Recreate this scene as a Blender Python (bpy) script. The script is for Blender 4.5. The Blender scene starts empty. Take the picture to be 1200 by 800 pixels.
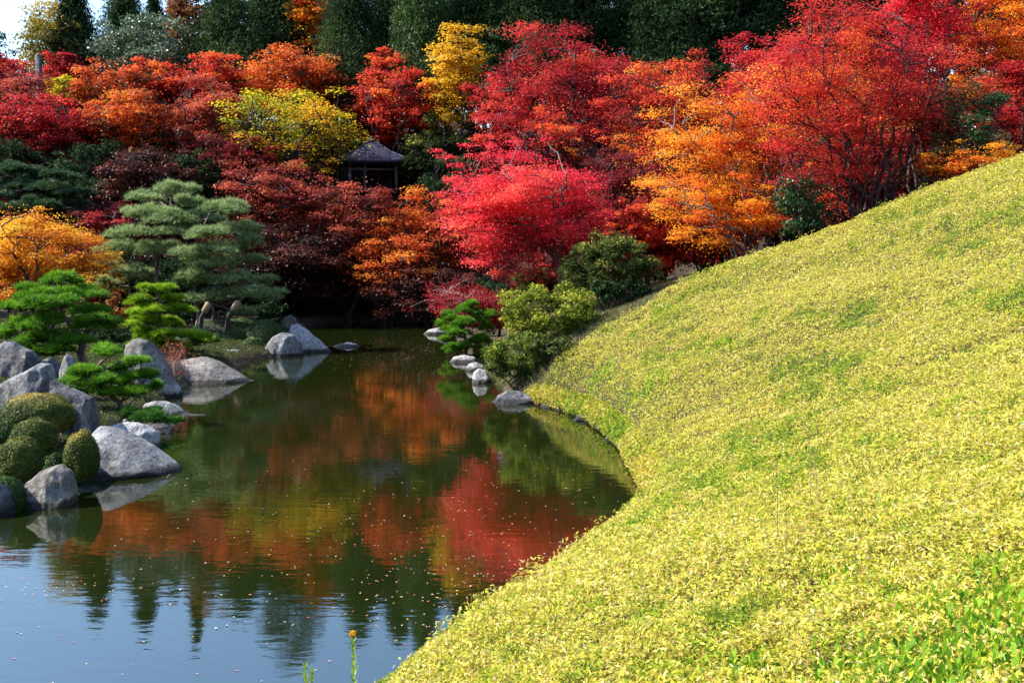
import bpy, math
import numpy as np
from mathutils import Vector

# ------------------------------------------------------------------ camera, sky, sun, exposure
SC = bpy.context.scene
COL = SC.collection
CAMZ = 4.5
PITCH = math.atan(110 / 1167.0)
cam_d = bpy.data.cameras.new("camera")
cam = bpy.data.objects.new("camera", cam_d)
COL.objects.link(cam)
cam.location = (0, 0, CAMZ)
cam.rotation_euler = (math.pi / 2 - PITCH, 0, 0)
cam_d.sensor_width = 36
cam_d.lens = 1167 / 1200 * 36
cam_d.clip_start = 0.1
cam_d.clip_end = 3000
SC.camera = cam

SUN = Vector((-0.72, 0.02, 0.66)).normalized()       # direction towards the sun
elev = math.asin(SUN.z)
azim = math.atan2(SUN.x, SUN.y)
world = bpy.data.worlds.new("World")
SC.world = world
world.use_nodes = True
wn = world.node_tree
bg = wn.nodes["Background"]
sky = wn.nodes.new("ShaderNodeTexSky")
sky.sky_type = 'NISHITA'
sky.sun_disc = False
sky.sun_elevation = elev
sky.sun_rotation = azim
sky.air_density = 1.25
sky.dust_density = 0.35
sky.ozone_density = 4.5
wn.links.new(sky.outputs[0], bg.inputs[0])
bg.inputs[1].default_value = 0.15
sl = bpy.data.lights.new("sun", 'SUN')
so = bpy.data.objects.new("sun", sl)
COL.objects.link(so)
so.rotation_euler = SUN.to_track_quat('Z', 'Y').to_euler()
sl.energy = 5.0
sl.angle = math.radians(0.5)
sl.color = (1.0, 0.94, 0.84)
SC.view_settings.view_transform = 'Standard'
SC.view_settings.look = 'None'
SC.view_settings.gamma = 1
SC.view_settings.exposure = 1.28
SC.cycles.max_bounces = 8
SC.cycles.diffuse_bounces = 3
SC.cycles.glossy_bounces = 3
SC.cycles.transmission_bounces = 4
SC.cycles.caustics_reflective = False
SC.cycles.caustics_refractive = False

# ------------------------------------------------------------------ helpers
PI = math.pi
F = 1167.0
CP, SP = math.cos(PITCH), math.sin(PITCH)


def ray(px, py):
    u = (px - 600) / F
    v = (400 - py) / F
    return np.array((u, CP + v * SP, -SP + v * CP))


def at(px, py, Y):
    r = ray(px, py)
    return np.array((0, 0, CAMZ)) + r * (Y / r[1])


def wat(px, py, z=0.0):
    r = ray(px, py)
    return np.array((0, 0, CAMZ)) + r * ((z - CAMZ) / r[2])


def sm(a):
    a = np.clip(a, 0, 1)
    return a * a * (3 - 2 * a)


def vn(p, scale, seed=0):
    """smooth value noise 0..1 of points (N,3)"""
    q = np.asarray(p, float) * scale + seed * 7.13
    i = np.floor(q)
    f = q - i
    f = f * f * (3 - 2 * f)

    def h(dx, dy, dz):
        s = np.sin((i[:, 0] + dx) * 127.1 + (i[:, 1] + dy) * 311.7 + (i[:, 2] + dz) * 74.7 + seed * 19.19) * 43758.5453
        return s - np.floor(s)
    out = 0
    for dx in (0, 1):
        wx = f[:, 0] if dx else 1 - f[:, 0]
        for dy in (0, 1):
            wy = f[:, 1] if dy else 1 - f[:, 1]
            for dz in (0, 1):
                wz = f[:, 2] if dz else 1 - f[:, 2]
                out = out + wx * wy * wz * h(dx, dy, dz)
    return out


def unit(a):
    return a / np.maximum(np.linalg.norm(a, axis=1, keepdims=True), 1e-9)


def mesh_np(name, V, Q, mat, parent=None, tone=None, smooth=False, loc=(0, 0, 0)):
    V = np.asarray(V, np.float32)
    Q = np.asarray(Q, np.int32)
    k = Q.shape[1]
    me = bpy.data.meshes.new(name)
    me.vertices.add(len(V))
    me.vertices.foreach_set("co", V.ravel())
    me.loops.add(Q.size)
    me.loops.foreach_set("vertex_index", Q.ravel())
    me.polygons.add(len(Q))
    me.polygons.foreach_set("loop_start", np.arange(0, Q.size, k, dtype=np.int32))
    me.polygons.foreach_set("loop_total", np.full(len(Q), k, np.int32))
    if smooth:
        me.polygons.foreach_set("use_smooth", np.ones(len(Q), bool))
    if tone is not None:
        a = me.attributes.new("tone", 'FLOAT', 'POINT')
        a.data.foreach_set("value", np.asarray(tone, np.float32))
    me.materials.append(mat)
    me.update(calc_edges=True)
    o = bpy.data.objects.new(name, me)
    COL.objects.link(o)
    o.location = loc
    if parent is not None:
        o.parent = parent
    return o


def tag(o, label, cat, group=None, kind=None):
    if label:
        o["label"] = label
    if cat:
        o["category"] = cat
    if group:
        o["group"] = group
    if kind:
        o["kind"] = kind
    return o


def empty(name, loc, label, cat, group=None):
    o = bpy.data.objects.new(name, None)
    COL.objects.link(o)
    o.location = tuple(loc)
    o.empty_display_size = 0.2
    return tag(o, label, cat, group)


class Geo:
    """collects quads"""

    def __init__(s):
        s.V = []
        s.Q = []
        s.n = 0

    def add(s, V, Q):
        s.V.append(np.asarray(V, float))
        s.Q.append(np.asarray(Q, int) + s.n)
        s.n += len(V)

    def tube(s, pts, rad, sides=6):
        pts = np.asarray(pts, float)
        rad = np.asarray(rad, float)
        n = len(pts)
        T = np.gradient(pts, axis=0)
        T = unit(T)
        ref = np.array((0.31, 0.87, 0.38))
        A = unit(np.cross(T, ref))
        B = np.cross(T, A)
        an = np.arange(sides) / sides * 2 * PI
        V = pts[:, None, :] + rad[:, None, None] * (np.cos(an)[None, :, None] * A[:, None, :] + np.sin(an)[None, :, None] * B[:, None, :])
        V = V.reshape(-1, 3)
        i = np.arange(n - 1)[:, None] * sides
        j = np.arange(sides)[None, :]
        j2 = (j + 1) % sides
        Q = np.stack([i + j, i + j2, i + sides + j2, i + sides + j], -1).reshape(-1, 4)
        s.add(V, Q)

    def box(s, c, d, rz=0.0, taper=1.0):
        x, y, z = np.array(d) / 2.0
        t = taper
        V = np.array([(-x, -y, -z), (x, -y, -z), (x, y, -z), (-x, y, -z), (-x * t, -y * t, z), (x * t, -y * t, z), (x * t, y * t, z), (-x * t, y * t, z)])
        cr, sr = math.cos(rz), math.sin(rz)
        V = np.stack([V[:, 0] * cr - V[:, 1] * sr, V[:, 0] * sr + V[:, 1] * cr, V[:, 2]], 1) + np.array(c)
        s.add(V, [(0, 3, 2, 1), (4, 5, 6, 7), (0, 1, 5, 4), (1, 2, 6, 5), (2, 3, 7, 6), (3, 0, 4, 7)])

    def build(s, name, mat, parent=None, smooth=True, loc=(0, 0, 0)):
        return mesh_np(name, np.concatenate(s.V), np.concatenate(s.Q), mat, parent, smooth=smooth, loc=loc)


def leaves(c, d, nrm, L, W, fold=0.0):
    """rhombic leaves: centres c, axes d, normals nrm"""
    n = len(c)
    side = unit(np.cross(d, nrm))
    up = np.cross(side, d)
    L = np.broadcast_to(np.asarray(L, float), (n,))[:, None]
    W = np.broadcast_to(np.asarray(W, float), (n,))[:, None]
    V = np.empty((n, 4, 3))
    V[:, 0] = c - d * L / 2
    V[:, 1] = c + side * W / 2 + up * W * fold + d * L * 0.05
    V[:, 2] = c + d * L / 2
    V[:, 3] = c - side * W / 2 + up * W * fold + d * L * 0.05
    Q = np.arange(4 * n).reshape(n, 4)
    return V.reshape(-1, 3), Q


def rdir(rng, n):
    return unit(rng.normal(size=(n, 3)))


# ------------------------------------------------------------------ materials
MATS = {}


def nm(name):
    m = bpy.data.materials.new(name)
    m.use_nodes = True
    return m, m.node_tree.nodes, m.node_tree.links, m.node_tree.nodes["Principled BSDF"]


def ramp(nodes, stops, interp='LINEAR'):
    r = nodes.new("ShaderNodeValToRGB")
    cr = r.color_ramp
    cr.interpolation = interp
    while len(cr.elements) < len(stops):
        cr.elements.new(0.5)
    for e, (p, c) in zip(cr.elements, stops):
        e.position = p
        e.color = (c[0], c[1], c[2], 1)
    return r


def leafmat(name, stops, trans=0.4, rough=0.5, spec=0.25):
    m, N, L, P = nm(name)
    a = N.new("ShaderNodeAttribute")
    a.attribute_name = "tone"
    r = ramp(N, stops)
    L.new(a.outputs["Fac"], r.inputs[0])
    L.new(r.outputs[0], P.inputs["Base Color"])
    P.inputs["Roughness"].default_value = rough
    P.inputs["Specular IOR Level"].default_value = spec
    t = N.new("ShaderNodeBsdfTranslucent")
    L.new(r.outputs[0], t.inputs[0])
    mx = N.new("ShaderNodeMixShader")
    mx.inputs[0].default_value = trans
    L.new(P.outputs[0], mx.inputs[1])
    L.new(t.outputs[0], mx.inputs[2])
    L.new(mx.outputs[0], N["Material Output"].inputs[0])
    MATS[name] = m
    return m


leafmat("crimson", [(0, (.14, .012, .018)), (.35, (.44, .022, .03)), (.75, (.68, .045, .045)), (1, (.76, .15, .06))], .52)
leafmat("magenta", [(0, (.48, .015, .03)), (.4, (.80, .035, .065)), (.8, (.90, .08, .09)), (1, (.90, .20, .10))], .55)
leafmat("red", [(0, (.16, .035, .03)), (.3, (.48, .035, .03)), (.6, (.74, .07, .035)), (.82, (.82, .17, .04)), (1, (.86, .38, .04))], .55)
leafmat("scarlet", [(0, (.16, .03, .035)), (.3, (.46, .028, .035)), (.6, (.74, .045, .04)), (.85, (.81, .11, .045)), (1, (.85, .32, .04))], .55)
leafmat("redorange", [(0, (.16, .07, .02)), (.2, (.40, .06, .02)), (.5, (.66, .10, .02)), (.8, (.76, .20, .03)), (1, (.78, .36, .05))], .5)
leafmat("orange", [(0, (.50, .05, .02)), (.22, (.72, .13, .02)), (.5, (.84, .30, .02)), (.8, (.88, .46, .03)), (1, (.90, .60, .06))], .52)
leafmat("shaded_umber", [(0, (.03, .014, .012)), (.6, (.08, .022, .016)), (1, (.22, .05, .03))], .3)  # shade under the upper crowns is put into this dark leaf colour
leafmat("dullgold", [(0, (.08, .09, .02)), (.5, (.30, .24, .03)), (1, (.66, .44, .04))], .4)
leafmat("amber", [(0, (.45, .10, .012)), (.3, (.72, .25, .015)), (.65, (.82, .42, .02)), (1, (.80, .58, .04))], .5)
leafmat("gold", [(0, (.28, .20, .015)), (.35, (.62, .34, .015)), (.7, (.78, .46, .02)), (1, (.85, .56, .06))], .45)
leafmat("yellowgreen", [(0, (.10, .17, .015)), (.3, (.30, .36, .02)), (.5, (.70, .55, .02)), (.8, (.85, .48, .02)), (1, (.80, .28, .02))], .5)
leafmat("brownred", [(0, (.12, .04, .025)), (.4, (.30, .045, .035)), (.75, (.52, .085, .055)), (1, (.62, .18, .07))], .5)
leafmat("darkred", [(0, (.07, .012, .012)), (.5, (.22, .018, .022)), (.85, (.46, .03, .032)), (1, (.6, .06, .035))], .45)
leafmat("russet", [(0, (.12, .04, .015)), (.5, (.30, .11, .03)), (1, (.48, .22, .06))], .35)
leafmat("darkgreen", [(0, (.012, .030, .012)), (.5, (.028, .060, .020)), (1, (.065, .11, .035))], .25, .7, .08)
leafmat("cedar", [(0, (.020, .042, .016)), (.5, (.040, .075, .024)), (1, (.09, .13, .04))], .3, .7, .08)
leafmat("midgreen", [(0, (.035, .075, .02)), (.5, (.07, .13, .03)), (1, (.14, .20, .05))], .3)
leafmat("greygreen", [(0, (.05, .085, .045)), (.5, (.10, .15, .08)), (1, (.19, .25, .15))], .25, .45, .4)
leafmat("lime", [(0, (.08, .16, .015)), (.5, (.18, .30, .02)), (1, (.36, .46, .04))], .4)
leafmat("olive", [(0, (.022, .045, .012)), (.5, (.055, .08, .018)), (.85, (.13, .16, .03)), (1, (.26, .26, .05))], .3, .6, .1)
leafmat("camellia", [(0, (.012, .05, .014)), (.5, (.03, .09, .02)), (.85, (.07, .14, .04)), (1, (.3, .12, .04))], .2, .35, .5)
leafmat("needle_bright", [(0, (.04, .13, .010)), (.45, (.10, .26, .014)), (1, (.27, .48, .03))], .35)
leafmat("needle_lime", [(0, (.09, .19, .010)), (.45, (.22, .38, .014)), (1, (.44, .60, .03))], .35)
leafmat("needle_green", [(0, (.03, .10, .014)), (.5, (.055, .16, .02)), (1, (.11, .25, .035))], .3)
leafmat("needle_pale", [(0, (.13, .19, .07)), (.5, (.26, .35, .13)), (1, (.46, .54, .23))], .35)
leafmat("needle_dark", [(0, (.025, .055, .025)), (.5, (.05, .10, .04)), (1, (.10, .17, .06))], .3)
leafmat("juniper", [(0, (.05, .09, .012)), (.45, (.15, .20, .018)), (.8, (.36, .38, .03)), (1, (.50, .44, .06))], .35, .55, .15)
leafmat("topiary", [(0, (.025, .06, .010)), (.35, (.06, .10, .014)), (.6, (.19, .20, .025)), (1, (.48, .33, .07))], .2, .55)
leafmat("hedge", [(0, (.025, .06, .012)), (.5, (.05, .11, .018)), (1, (.13, .20, .035))], .25, .5)
leafmat("sasa", [(0, (.05, .15, .012)), (.16, (.15, .29, .02)), (.32, (.37, .45, .035)), (.5, (.60, .55, .055)), (.68, (.70, .57, .12)), (.80, (.76, .64, .27)), (.90, (.80, .74, .46)), (.95, (.66, .41, .13)), (1, (.46, .24, .09))], .46, .5, .25)
leafmat("weed", [(0, (.06, .17, .012)), (.4, (.16, .34, .018)), (.8, (.34, .50, .02)), (1, (.72, .66, .05))], .45)
leafmat("drygrass", [(0, (.09, .09, .035)), (.5, (.19, .18, .07)), (1, (.36, .33, .15))], .3)
leafmat("moss", [(0, (.03, .055, .012)), (.5, (.07, .10, .018)), (1, (.20, .20, .05))], .3)
leafmat("twigs", [(0, (.10, .055, .05)), (.5, (.22, .12, .11)), (1, (.34, .23, .21))], .1)
leafmat("floating", [(0, (.42, .04, .03)), (.3, (.46, .16, .11)), (.55, (.45, .30, .22)), (.8, (.52, .42, .34)), (.93, (.66, .40, .05)), (1, (.72, .68, .62))], .0, .4, .4)
leafmat("goldenrod_leaf", [(0, (.07, .20, .02)), (.5, (.18, .36, .03)), (1, (.42, .50, .06))], .4)


def bark(name, a, b, scale=6):
    m, N, L, P = nm(name)
    tc = N.new("ShaderNodeTexCoord")
    mp = N.new("ShaderNodeMapping")
    mp.inputs["Scale"].default_value = (scale, scale, scale * .25)
    L.new(tc.outputs["Object"], mp.inputs[0])
    n = N.new("ShaderNodeTexNoise")
    n.inputs["Scale"].default_value = 2
    n.inputs["Detail"].default_value = 8
    L.new(mp.outputs[0], n.inputs[0])
    r = ramp(N, [(.35, a), (.65, b)])
    L.new(n.outputs[0], r.inputs[0])
    L.new(r.outputs[0], P.inputs["Base Color"])
    P.inputs["Roughness"].default_value = .9
    bp = N.new("ShaderNodeBump")
    bp.inputs["Strength"].default_value = .7
    bp.inputs["Distance"].default_value = .02
    L.new(n.outputs[0], bp.inputs["Height"])
    L.new(bp.outputs[0], P.inputs["Normal"])
    MATS[name] = m
    return m


bark("bark_dark", (.018, .014, .012), (.065, .052, .046))
bark("bark_maple", (.06, .05, .045), (.20, .17, .15))
bark("bark_pine", (.06, .045, .035), (.22, .17, .14))
bark("bark_pale", (.16, .14, .12), (.42, .39, .35))
bark("straw", (.20, .13, .07), (.38, .27, .15), 20)
bark("weathered_wood", (.05, .042, .04), (.12, .10, .095), 9)
bark("stalk", (.22, .12, .06), (.42, .28, .16), 30)


def rockmat(name, a, b, c, tint=(.30, .30, .22)):
    m, N, L, P = nm(name)
    tc = N.new("ShaderNodeTexCoord")
    ge = N.new("ShaderNodeNewGeometry")
    n1 = N.new("ShaderNodeTexNoise")
    n1.inputs["Scale"].default_value = 1.6
    n1.inputs["Detail"].default_value = 9
    n1.inputs["Roughness"].default_value = .62
    L.new(ge.outputs["Position"], n1.inputs[0])
    r1 = ramp(N, [(.32, a), (.5, b), (.68, c)])
    L.new(n1.outputs[0], r1.inputs[0])
    n2 = N.new("ShaderNodeTexNoise")
    n2.inputs["Scale"].default_value = 9
    n2.inputs["Detail"].default_value = 8
    n2.inputs["Roughness"].default_value = .7
    L.new(ge.outputs["Position"], n2.inputs[0])
    r2 = ramp(N, [(.38, (.22, .21, .21)), (.56, (1, 1, 1))])
    L.new(n2.outputs[0], r2.inputs[0])
    mu = N.new("ShaderNodeMixRGB")
    mu.blend_type = 'MULTIPLY'
    mu.inputs[0].default_value = .75
    L.new(r1.outputs[0], mu.inputs[1])
    L.new(r2.outputs[0], mu.inputs[2])
    n3 = N.new("ShaderNodeTexNoise")
    n3.inputs["Scale"].default_value = 3.1
    n3.inputs["Detail"].default_value = 5
    L.new(ge.outputs["Position"], n3.inputs[0])
    r3 = ramp(N, [(.56, (0, 0, 0)), (.66, (1, 1, 1))])
    L.new(n3.outputs[0], r3.inputs[0])
    fm = N.new("ShaderNodeMath")
    fm.operation = 'MULTIPLY'
    fm.inputs[1].default_value = .5
    L.new(r3.outputs[0], fm.inputs[0])
    mt = N.new("ShaderNodeMixRGB")
    L.new(fm.outputs[0], mt.inputs[0])
    L.new(mu.outputs[0], mt.inputs[1])
    mt.inputs[2].default_value = (*tint, 1)
    # dark wet and algae stained band along the waterline
    sx = N.new("ShaderNodeSeparateXYZ")
    L.new(ge.outputs["Position"], sx.inputs[0])
    ad = N.new("ShaderNodeMath")
    ad.operation = 'MULTIPLY_ADD'
    ad.inputs[1].default_value = .12
    L.new(n2.outputs[0], ad.inputs[0])
    L.new(sx.outputs[2], ad.inputs[2])
    rw = ramp(N, [(.16, (.13, .12, .11)), (.22, (1, 1, 1))])
    L.new(ad.outputs[0], rw.inputs[0])
    mw = N.new("ShaderNodeMixRGB")
    mw.blend_type = 'MULTIPLY'
    mw.inputs[0].default_value = 1
    L.new(mt.outputs[0], mw.inputs[1])
    L.new(rw.outputs[0], mw.inputs[2])
    L.new(mw.outputs[0], P.inputs["Base Color"])
    P.inputs["Roughness"].default_value = .8
    bp = N.new("ShaderNodeBump")
    bp.inputs["Strength"].default_value = 1.0
    bp.inputs["Distance"].default_value = .09
    n4 = N.new("ShaderNodeTexNoise")
    n4.inputs["Scale"].default_value = 5
    n4.inputs["Detail"].default_value = 12
    n4.inputs["Roughness"].default_value = .65
    L.new(ge.outputs["Position"], n4.inputs[0])
    L.new(n4.outputs[0], bp.inputs["Height"])
    L.new(bp.outputs[0], P.inputs["Normal"])
    MATS[name] = m


rockmat("rock_grey", (.09, .088, .095), (.22, .212, .22), (.40, .39, .385))
rockmat("rock_white", (.26, .25, .25), (.42, .41, .40), (.60, .59, .57))
rockmat("rock_dark", (.035, .035, .04), (.085, .083, .095), (.18, .175, .19))
rockmat("rock_warm", (.07, .06, .055), (.20, .175, .155), (.44, .41, .38), (.25, .20, .14))

# ground
m, N, L, P = nm("ground")
ge = N.new("ShaderNodeNewGeometry")
n1 = N.new("ShaderNodeTexNoise"); n1.inputs["Scale"].default_value = .7; n1.inputs["Detail"].default_value = 8
n2 = N.new("ShaderNodeTexNoise"); n2.inputs["Scale"].default_value = 14; n2.inputs["Detail"].default_value = 8; n2.inputs["Roughness"].default_value = .75
L.new(ge.outputs["Position"], n1.inputs[0]); L.new(ge.outputs["Position"], n2.inputs[0])
r1 = ramp(N, [(.35, (.030, .020, .012)), (.5, (.05, .040, .018)), (.68, (.075, .030, .018))])
r2 = ramp(N, [(.3, (.35, .3, .3)), (.55, (1, 1, 1)), (.72, (2.2, 1.4, 1.0))])
L.new(n1.outputs[0], r1.inputs[0]); L.new(n2.outputs[0], r2.inputs[0])
mu = N.new("ShaderNodeMixRGB"); mu.blend_type = 'MULTIPLY'; mu.inputs[0].default_value = 1
L.new(r1.outputs[0], mu.inputs[1]); L.new(r2.outputs[0], mu.inputs[2]); L.new(mu.outputs[0], P.inputs["Base Color"])
P.inputs["Roughness"].default_value = .95
bp = N.new("ShaderNodeBump"); bp.inputs["Strength"].default_value = .8; bp.inputs["Distance"].default_value = .06
L.new(n2.outputs[0], bp.inputs["Height"]); L.new(bp.outputs[0], P.inputs["Normal"])
MATS["ground"] = m

# water: dark green body, mirror surface, fine wind ripples
m, N, L, P = nm("water")
P.inputs["Base Color"].default_value = (.008, .0125, .002, 1)
P.inputs["Roughness"].default_value = .03
P.inputs["IOR"].default_value = 2.7
ge = N.new("ShaderNodeNewGeometry")
mp = N.new("ShaderNodeMapping"); mp.inputs["Scale"].default_value = (1.3, 3.4, 1); mp.inputs["Rotation"].default_value = (0, 0, .18)
L.new(ge.outputs["Position"], mp.inputs[0])
n1 = N.new("ShaderNodeTexNoise"); n1.inputs["Scale"].default_value = 1.6; n1.inputs["Detail"].default_value = 3; n1.inputs["Roughness"].default_value = .5
L.new(mp.outputs[0], n1.inputs[0])
mp2 = N.new("ShaderNodeMapping"); mp2.inputs["Scale"].default_value = (1.0, 2.2, 1)
L.new(ge.outputs["Position"], mp2.inputs[0])
n2 = N.new("ShaderNodeTexNoise"); n2.inputs["Scale"].default_value = .35; n2.inputs["Detail"].default_value = 2
L.new(mp2.outputs[0], n2.inputs[0])
mm = N.new("ShaderNodeMath"); mm.operation = 'MULTIPLY'
L.new(n1.outputs[0], mm.inputs[0])
rr = ramp(N, [(.35, (.35, .35, .35)), (.65, (1, 1, 1))])
L.new(n2.outputs[0], rr.inputs[0]); L.new(rr.outputs[0], mm.inputs[1])
bp = N.new("ShaderNodeBump"); bp.inputs["Strength"].default_value = .5; bp.inputs["Distance"].default_value = .0060
L.new(mm.outputs[0], bp.inputs["Height"]); L.new(bp.outputs[0], P.inputs["Normal"])
MATS["water"] = m

# roof tiles
m, N, L, P = nm("roof_tiles")
tc = N.new("ShaderNodeTexCoord")
wv = N.new("ShaderNodeTexWave"); wv.bands_direction = 'Z'; wv.inputs["Scale"].default_value = 3.2; wv.inputs["Distortion"].default_value = .4; wv.wave_profile = 'SAW'
L.new(tc.outputs["Object"], wv.inputs[0])
nn = N.new("ShaderNodeTexNoise"); nn.inputs["Scale"].default_value = 6; nn.inputs["Detail"].default_value = 6
L.new(tc.outputs["Object"], nn.inputs[0])
r = ramp(N, [(.3, (.018, .022, .045)), (.7, (.05, .058, .10))])
L.new(nn.outputs[0], r.inputs[0]); L.new(r.outputs[0], P.inputs["Base Color"])
P.inputs["Roughness"].default_value = .55
bp = N.new("ShaderNodeBump"); bp.inputs["Strength"].default_value = .8; bp.inputs["Distance"].default_value = .04
L.new(wv.outputs[0], bp.inputs["Height"]); L.new(bp.outputs[0], P.inputs["Normal"])
MATS["roof_tiles"] = m

# ------------------------------------------------------------------ pond outline and terrain
POND = [wat(x, y)[:2] for x, y in [(632, 474), (665, 482), (700, 499), (733, 530), (747, 560)]]
POND += [np.array(p) for p in [(2.45, 17.8), (2.2, 16.6), (1.6, 15.0), (.85, 13.3), (.1, 11.8), (-.6, 10.6), (-1.15, 9.4), (-1.6, 8.2), (-2.2, 7.0), (-3.2, 5.8), (-5, 4.2), (-8, 2.6), (-14, 1), (-25, 0), (-27, 10), (-20, 13), (-14, 14), (-11, 14.8)]]
POND += [wat(x, y)[:2] for x, y in [(-15, 602), (20, 592), (60, 583), (100, 560), (122, 522), (155, 500), (178, 488), (188, 474), (205, 458), (240, 441), (285, 426), (320, 418), (350, 411), (352, 402), (345, 393),
                                    (358, 384), (378, 378), (440, 376), (505, 377), (530, 388), (536, 405), (545, 419), (568, 440), (592, 461)]]
POND = np.array(POND)
for _ in range(2):      # round the outline
    nx_ = np.roll(POND, -1, 0)
    POND = np.stack([POND * .75 + nx_ * .25, POND * .25 + nx_ * .75], 1).reshape(-1, 2)


def sdist_exact(x, y):
    """distance to the shore, positive on land"""
    p = np.stack([x, y], -1).reshape(-1, 2)
    best = np.full(len(p), 1e9)
    inside = np.zeros(len(p), bool)
    n = len(POND)
    for i in range(n):
        a = POND[i]
        b = POND[(i + 1) % n]
        ab = b - a
        t = np.clip(((p - a) @ ab) / (ab @ ab), 0, 1)
        q = a + t[:, None] * ab
        best = np.minimum(best, ((p - q) ** 2).sum(1))
        cond = (a[1] > p[:, 1]) != (b[1] > p[:, 1])
        with np.errstate(divide='ignore', invalid='ignore'):
            xi = (b[0] - a[0]) * (p[:, 1] - a[1]) / (b[1] - a[1]) + a[0]
        inside ^= cond & (p[:, 0] < xi)
    d = np.sqrt(best)
    return np.where(inside, -d, d).reshape(np.shape(x))


_SX = np.arange(-34, 60, .2)
_SY = np.arange(-6, 80, .2)
_GX, _GY = np.meshgrid(_SX, _SY)
_SD = sdist_exact(_GX, _GY)


def sdist(x, y):
    x = np.asarray(x, float)
    y = np.asarray(y, float)
    inb = (x > -33.5) & (x < 59) & (y > -5.5) & (y < 79)
    fx = np.clip((x + 34) / .2, 0, len(_SX) - 2.001)
    fy = np.clip((y + 6) / .2, 0, len(_SY) - 2.001)
    i, j = fx.astype(int), fy.astype(int)
    u, v = fx - i, fy - j
    o = (_SD[j, i] * (1 - u) + _SD[j, i + 1] * u) * (1 - v) + (_SD[j + 1, i] * (1 - u) + _SD[j + 1, i + 1] * u) * v
    if not inb.all():
        o = np.array(o)
        o[~inb] = sdist_exact(x[~inb], y[~inb])
    return o


YC = 31.0


def slope_z(x, y):
    s = np.maximum(sdist(x, y), 0)
    g = .335 + .10 * sm((y - 6) / 16.0) + .05 * (1 - sm((x - 3) / 8)) * sm((y - 18) / 6)
    return .32 * sm(s / .35) + .42 * sm(s / .9) * sm((y - 19) / 5) * (1 - sm((x - 5) / 6)) + .55 * np.exp(-((x - 12.5) / 4.5) ** 2) * sm((y - 20) / 9) + g * s, s


def zf(x, y):
    x = np.asarray(x, float)
    y = np.asarray(y, float)
    sd = sdist(x, y)
    s = np.maximum(sd, 0)
    base = .32 * sm(s / .35)
    k = np.where(y > YC, YC / np.maximum(y, 1), 1)
    zc, _ = slope_z(x * k, np.minimum(y, YC))
    zr = np.where(y > YC, np.minimum(zc - .35 * sm((y - YC) / 2.5) * sm((x - 5) / 5), base + .8 * s), zc)
    zl = base + .05 * s + .10 * sm(s / 3)
    wl = sm((-3.5 - x) / 3.0) * sm((y - 11) / 2.5)
    wl = np.where(y > 34, sm((-1.5 - x) / 3.0), wl)
    z = zr * (1 - wl) + zl * wl
    # the wooded hillside beyond the pond
    h = .85 * np.maximum(y - 59 + 2 * np.sin(x * .11), 0)
    h = 16 * (1 - np.exp(-h / 16 * 1.15))
    z = z + h * sm(s / 5)
    far = sm((np.hypot(x, y) - 160) / 200)
    z = z * (1 - far) + 12 * far
    und = (vn(np.stack([x.ravel(), y.ravel(), 0 * x.ravel()], 1), .35, 3).reshape(x.shape) - .5) * .25
    z = z + und * sm(s / 2)
    zin = -1.3 * sm(-sd / 1.6) - .05
    return np.where(sd > 0, z, zin)


def gz(x, y):
    return float(zf(np.array([x]), np.array([y]))[0])


def hit(px, py, tmax=60):
    r = ray(px, py)
    t = np.arange(2.0, tmax, .05)
    P_ = np.array((0, 0, CAMZ)) + r[None] * t[:, None]
    below = P_[:, 2] < np.maximum(zf(P_[:, 0], P_[:, 1]), 0)
    i = int(np.argmax(below)) if below.any() else len(t) - 1
    return P_[i]


def axis(lo, hi, step, a, b):
    core = np.arange(lo, hi + step, step)
    left = lo - np.geomspace(step * 2, lo - a, 24)[::-1]
    right = hi + np.geomspace(step * 2, b - hi, 24)
    return np.concatenate([left, core, right])


gx = axis(-42, 46, .28, -900, 900)
gy = axis(-4, 66, .28, -700, 1400)
X, Y_ = np.meshgrid(gx, gy)
Z = zf(X, Y_)
V = np.stack([X, Y_, Z], -1).reshape(-1, 3)
nx, ny = len(gx), len(gy)
i = np.arange(ny - 1)[:, None] * nx
j = np.arange(nx - 1)[None, :]
Q = np.stack([i + j, i + j + 1, i + nx + j + 1, i + nx + j], -1).reshape(-1, 4)
g = mesh_np("ground", V, Q, MATS["ground"], smooth=True)
g["kind"] = "structure"
V = np.array([(-40, -2, 0), (15, -2, 0), (15, 75, 0), (-40, 75, 0)], float)
w = mesh_np("water", V, [(0, 1, 2, 3)], MATS["water"])
w["kind"] = "structure"

# ------------------------------------------------------------------ vegetation builders
PXM = 996.0       # picture pixels per metre at one metre


def clump_leaves(rng, cc, cr, ct, N, size, flat_n=0.6, droop=0.0, elong=1.0, shell=0.5):
    """leaves in flattened clumps: centres cc, radii cr (M,3), tones ct"""
    M = len(cc)
    wgt = (cr[:, 0] * cr[:, 1] + cr[:, 0] * cr[:, 2]) ** .85
    idx = rng.choice(M, N, p=wgt / wgt.sum())
    d = rdir(rng, N)
    d[:, 2] = np.where(rng.random(N) < .65, np.abs(d[:, 2]), d[:, 2])
    r = rng.random(N) ** shell
    # ragged clump edge
    lump = .6 + .9 * vn(d + idx[:, None] * 3.7, 2.6, 5)
    c = cc[idx] + d * (r * lump)[:, None] * cr[idx]
    nrm = unit(rdir(rng, N) * (1 - flat_n) + np.array((0, 0, 1.0)) * flat_n + d * .25)
    ax = rdir(rng, N)
    ax[:, 2] -= droop
    ax += d * .5
    ax = unit(ax - nrm * (ax * nrm).sum(1, keepdims=True))
    s = size * rng.uniform(.65, 1.3, N)
    V, Q = leaves(c, ax, nrm, s * elong, s * .8 / math.sqrt(elong), .12)
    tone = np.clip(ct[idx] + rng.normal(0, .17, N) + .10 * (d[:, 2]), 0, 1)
    return V, Q, np.repeat(tone, 4)


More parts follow.
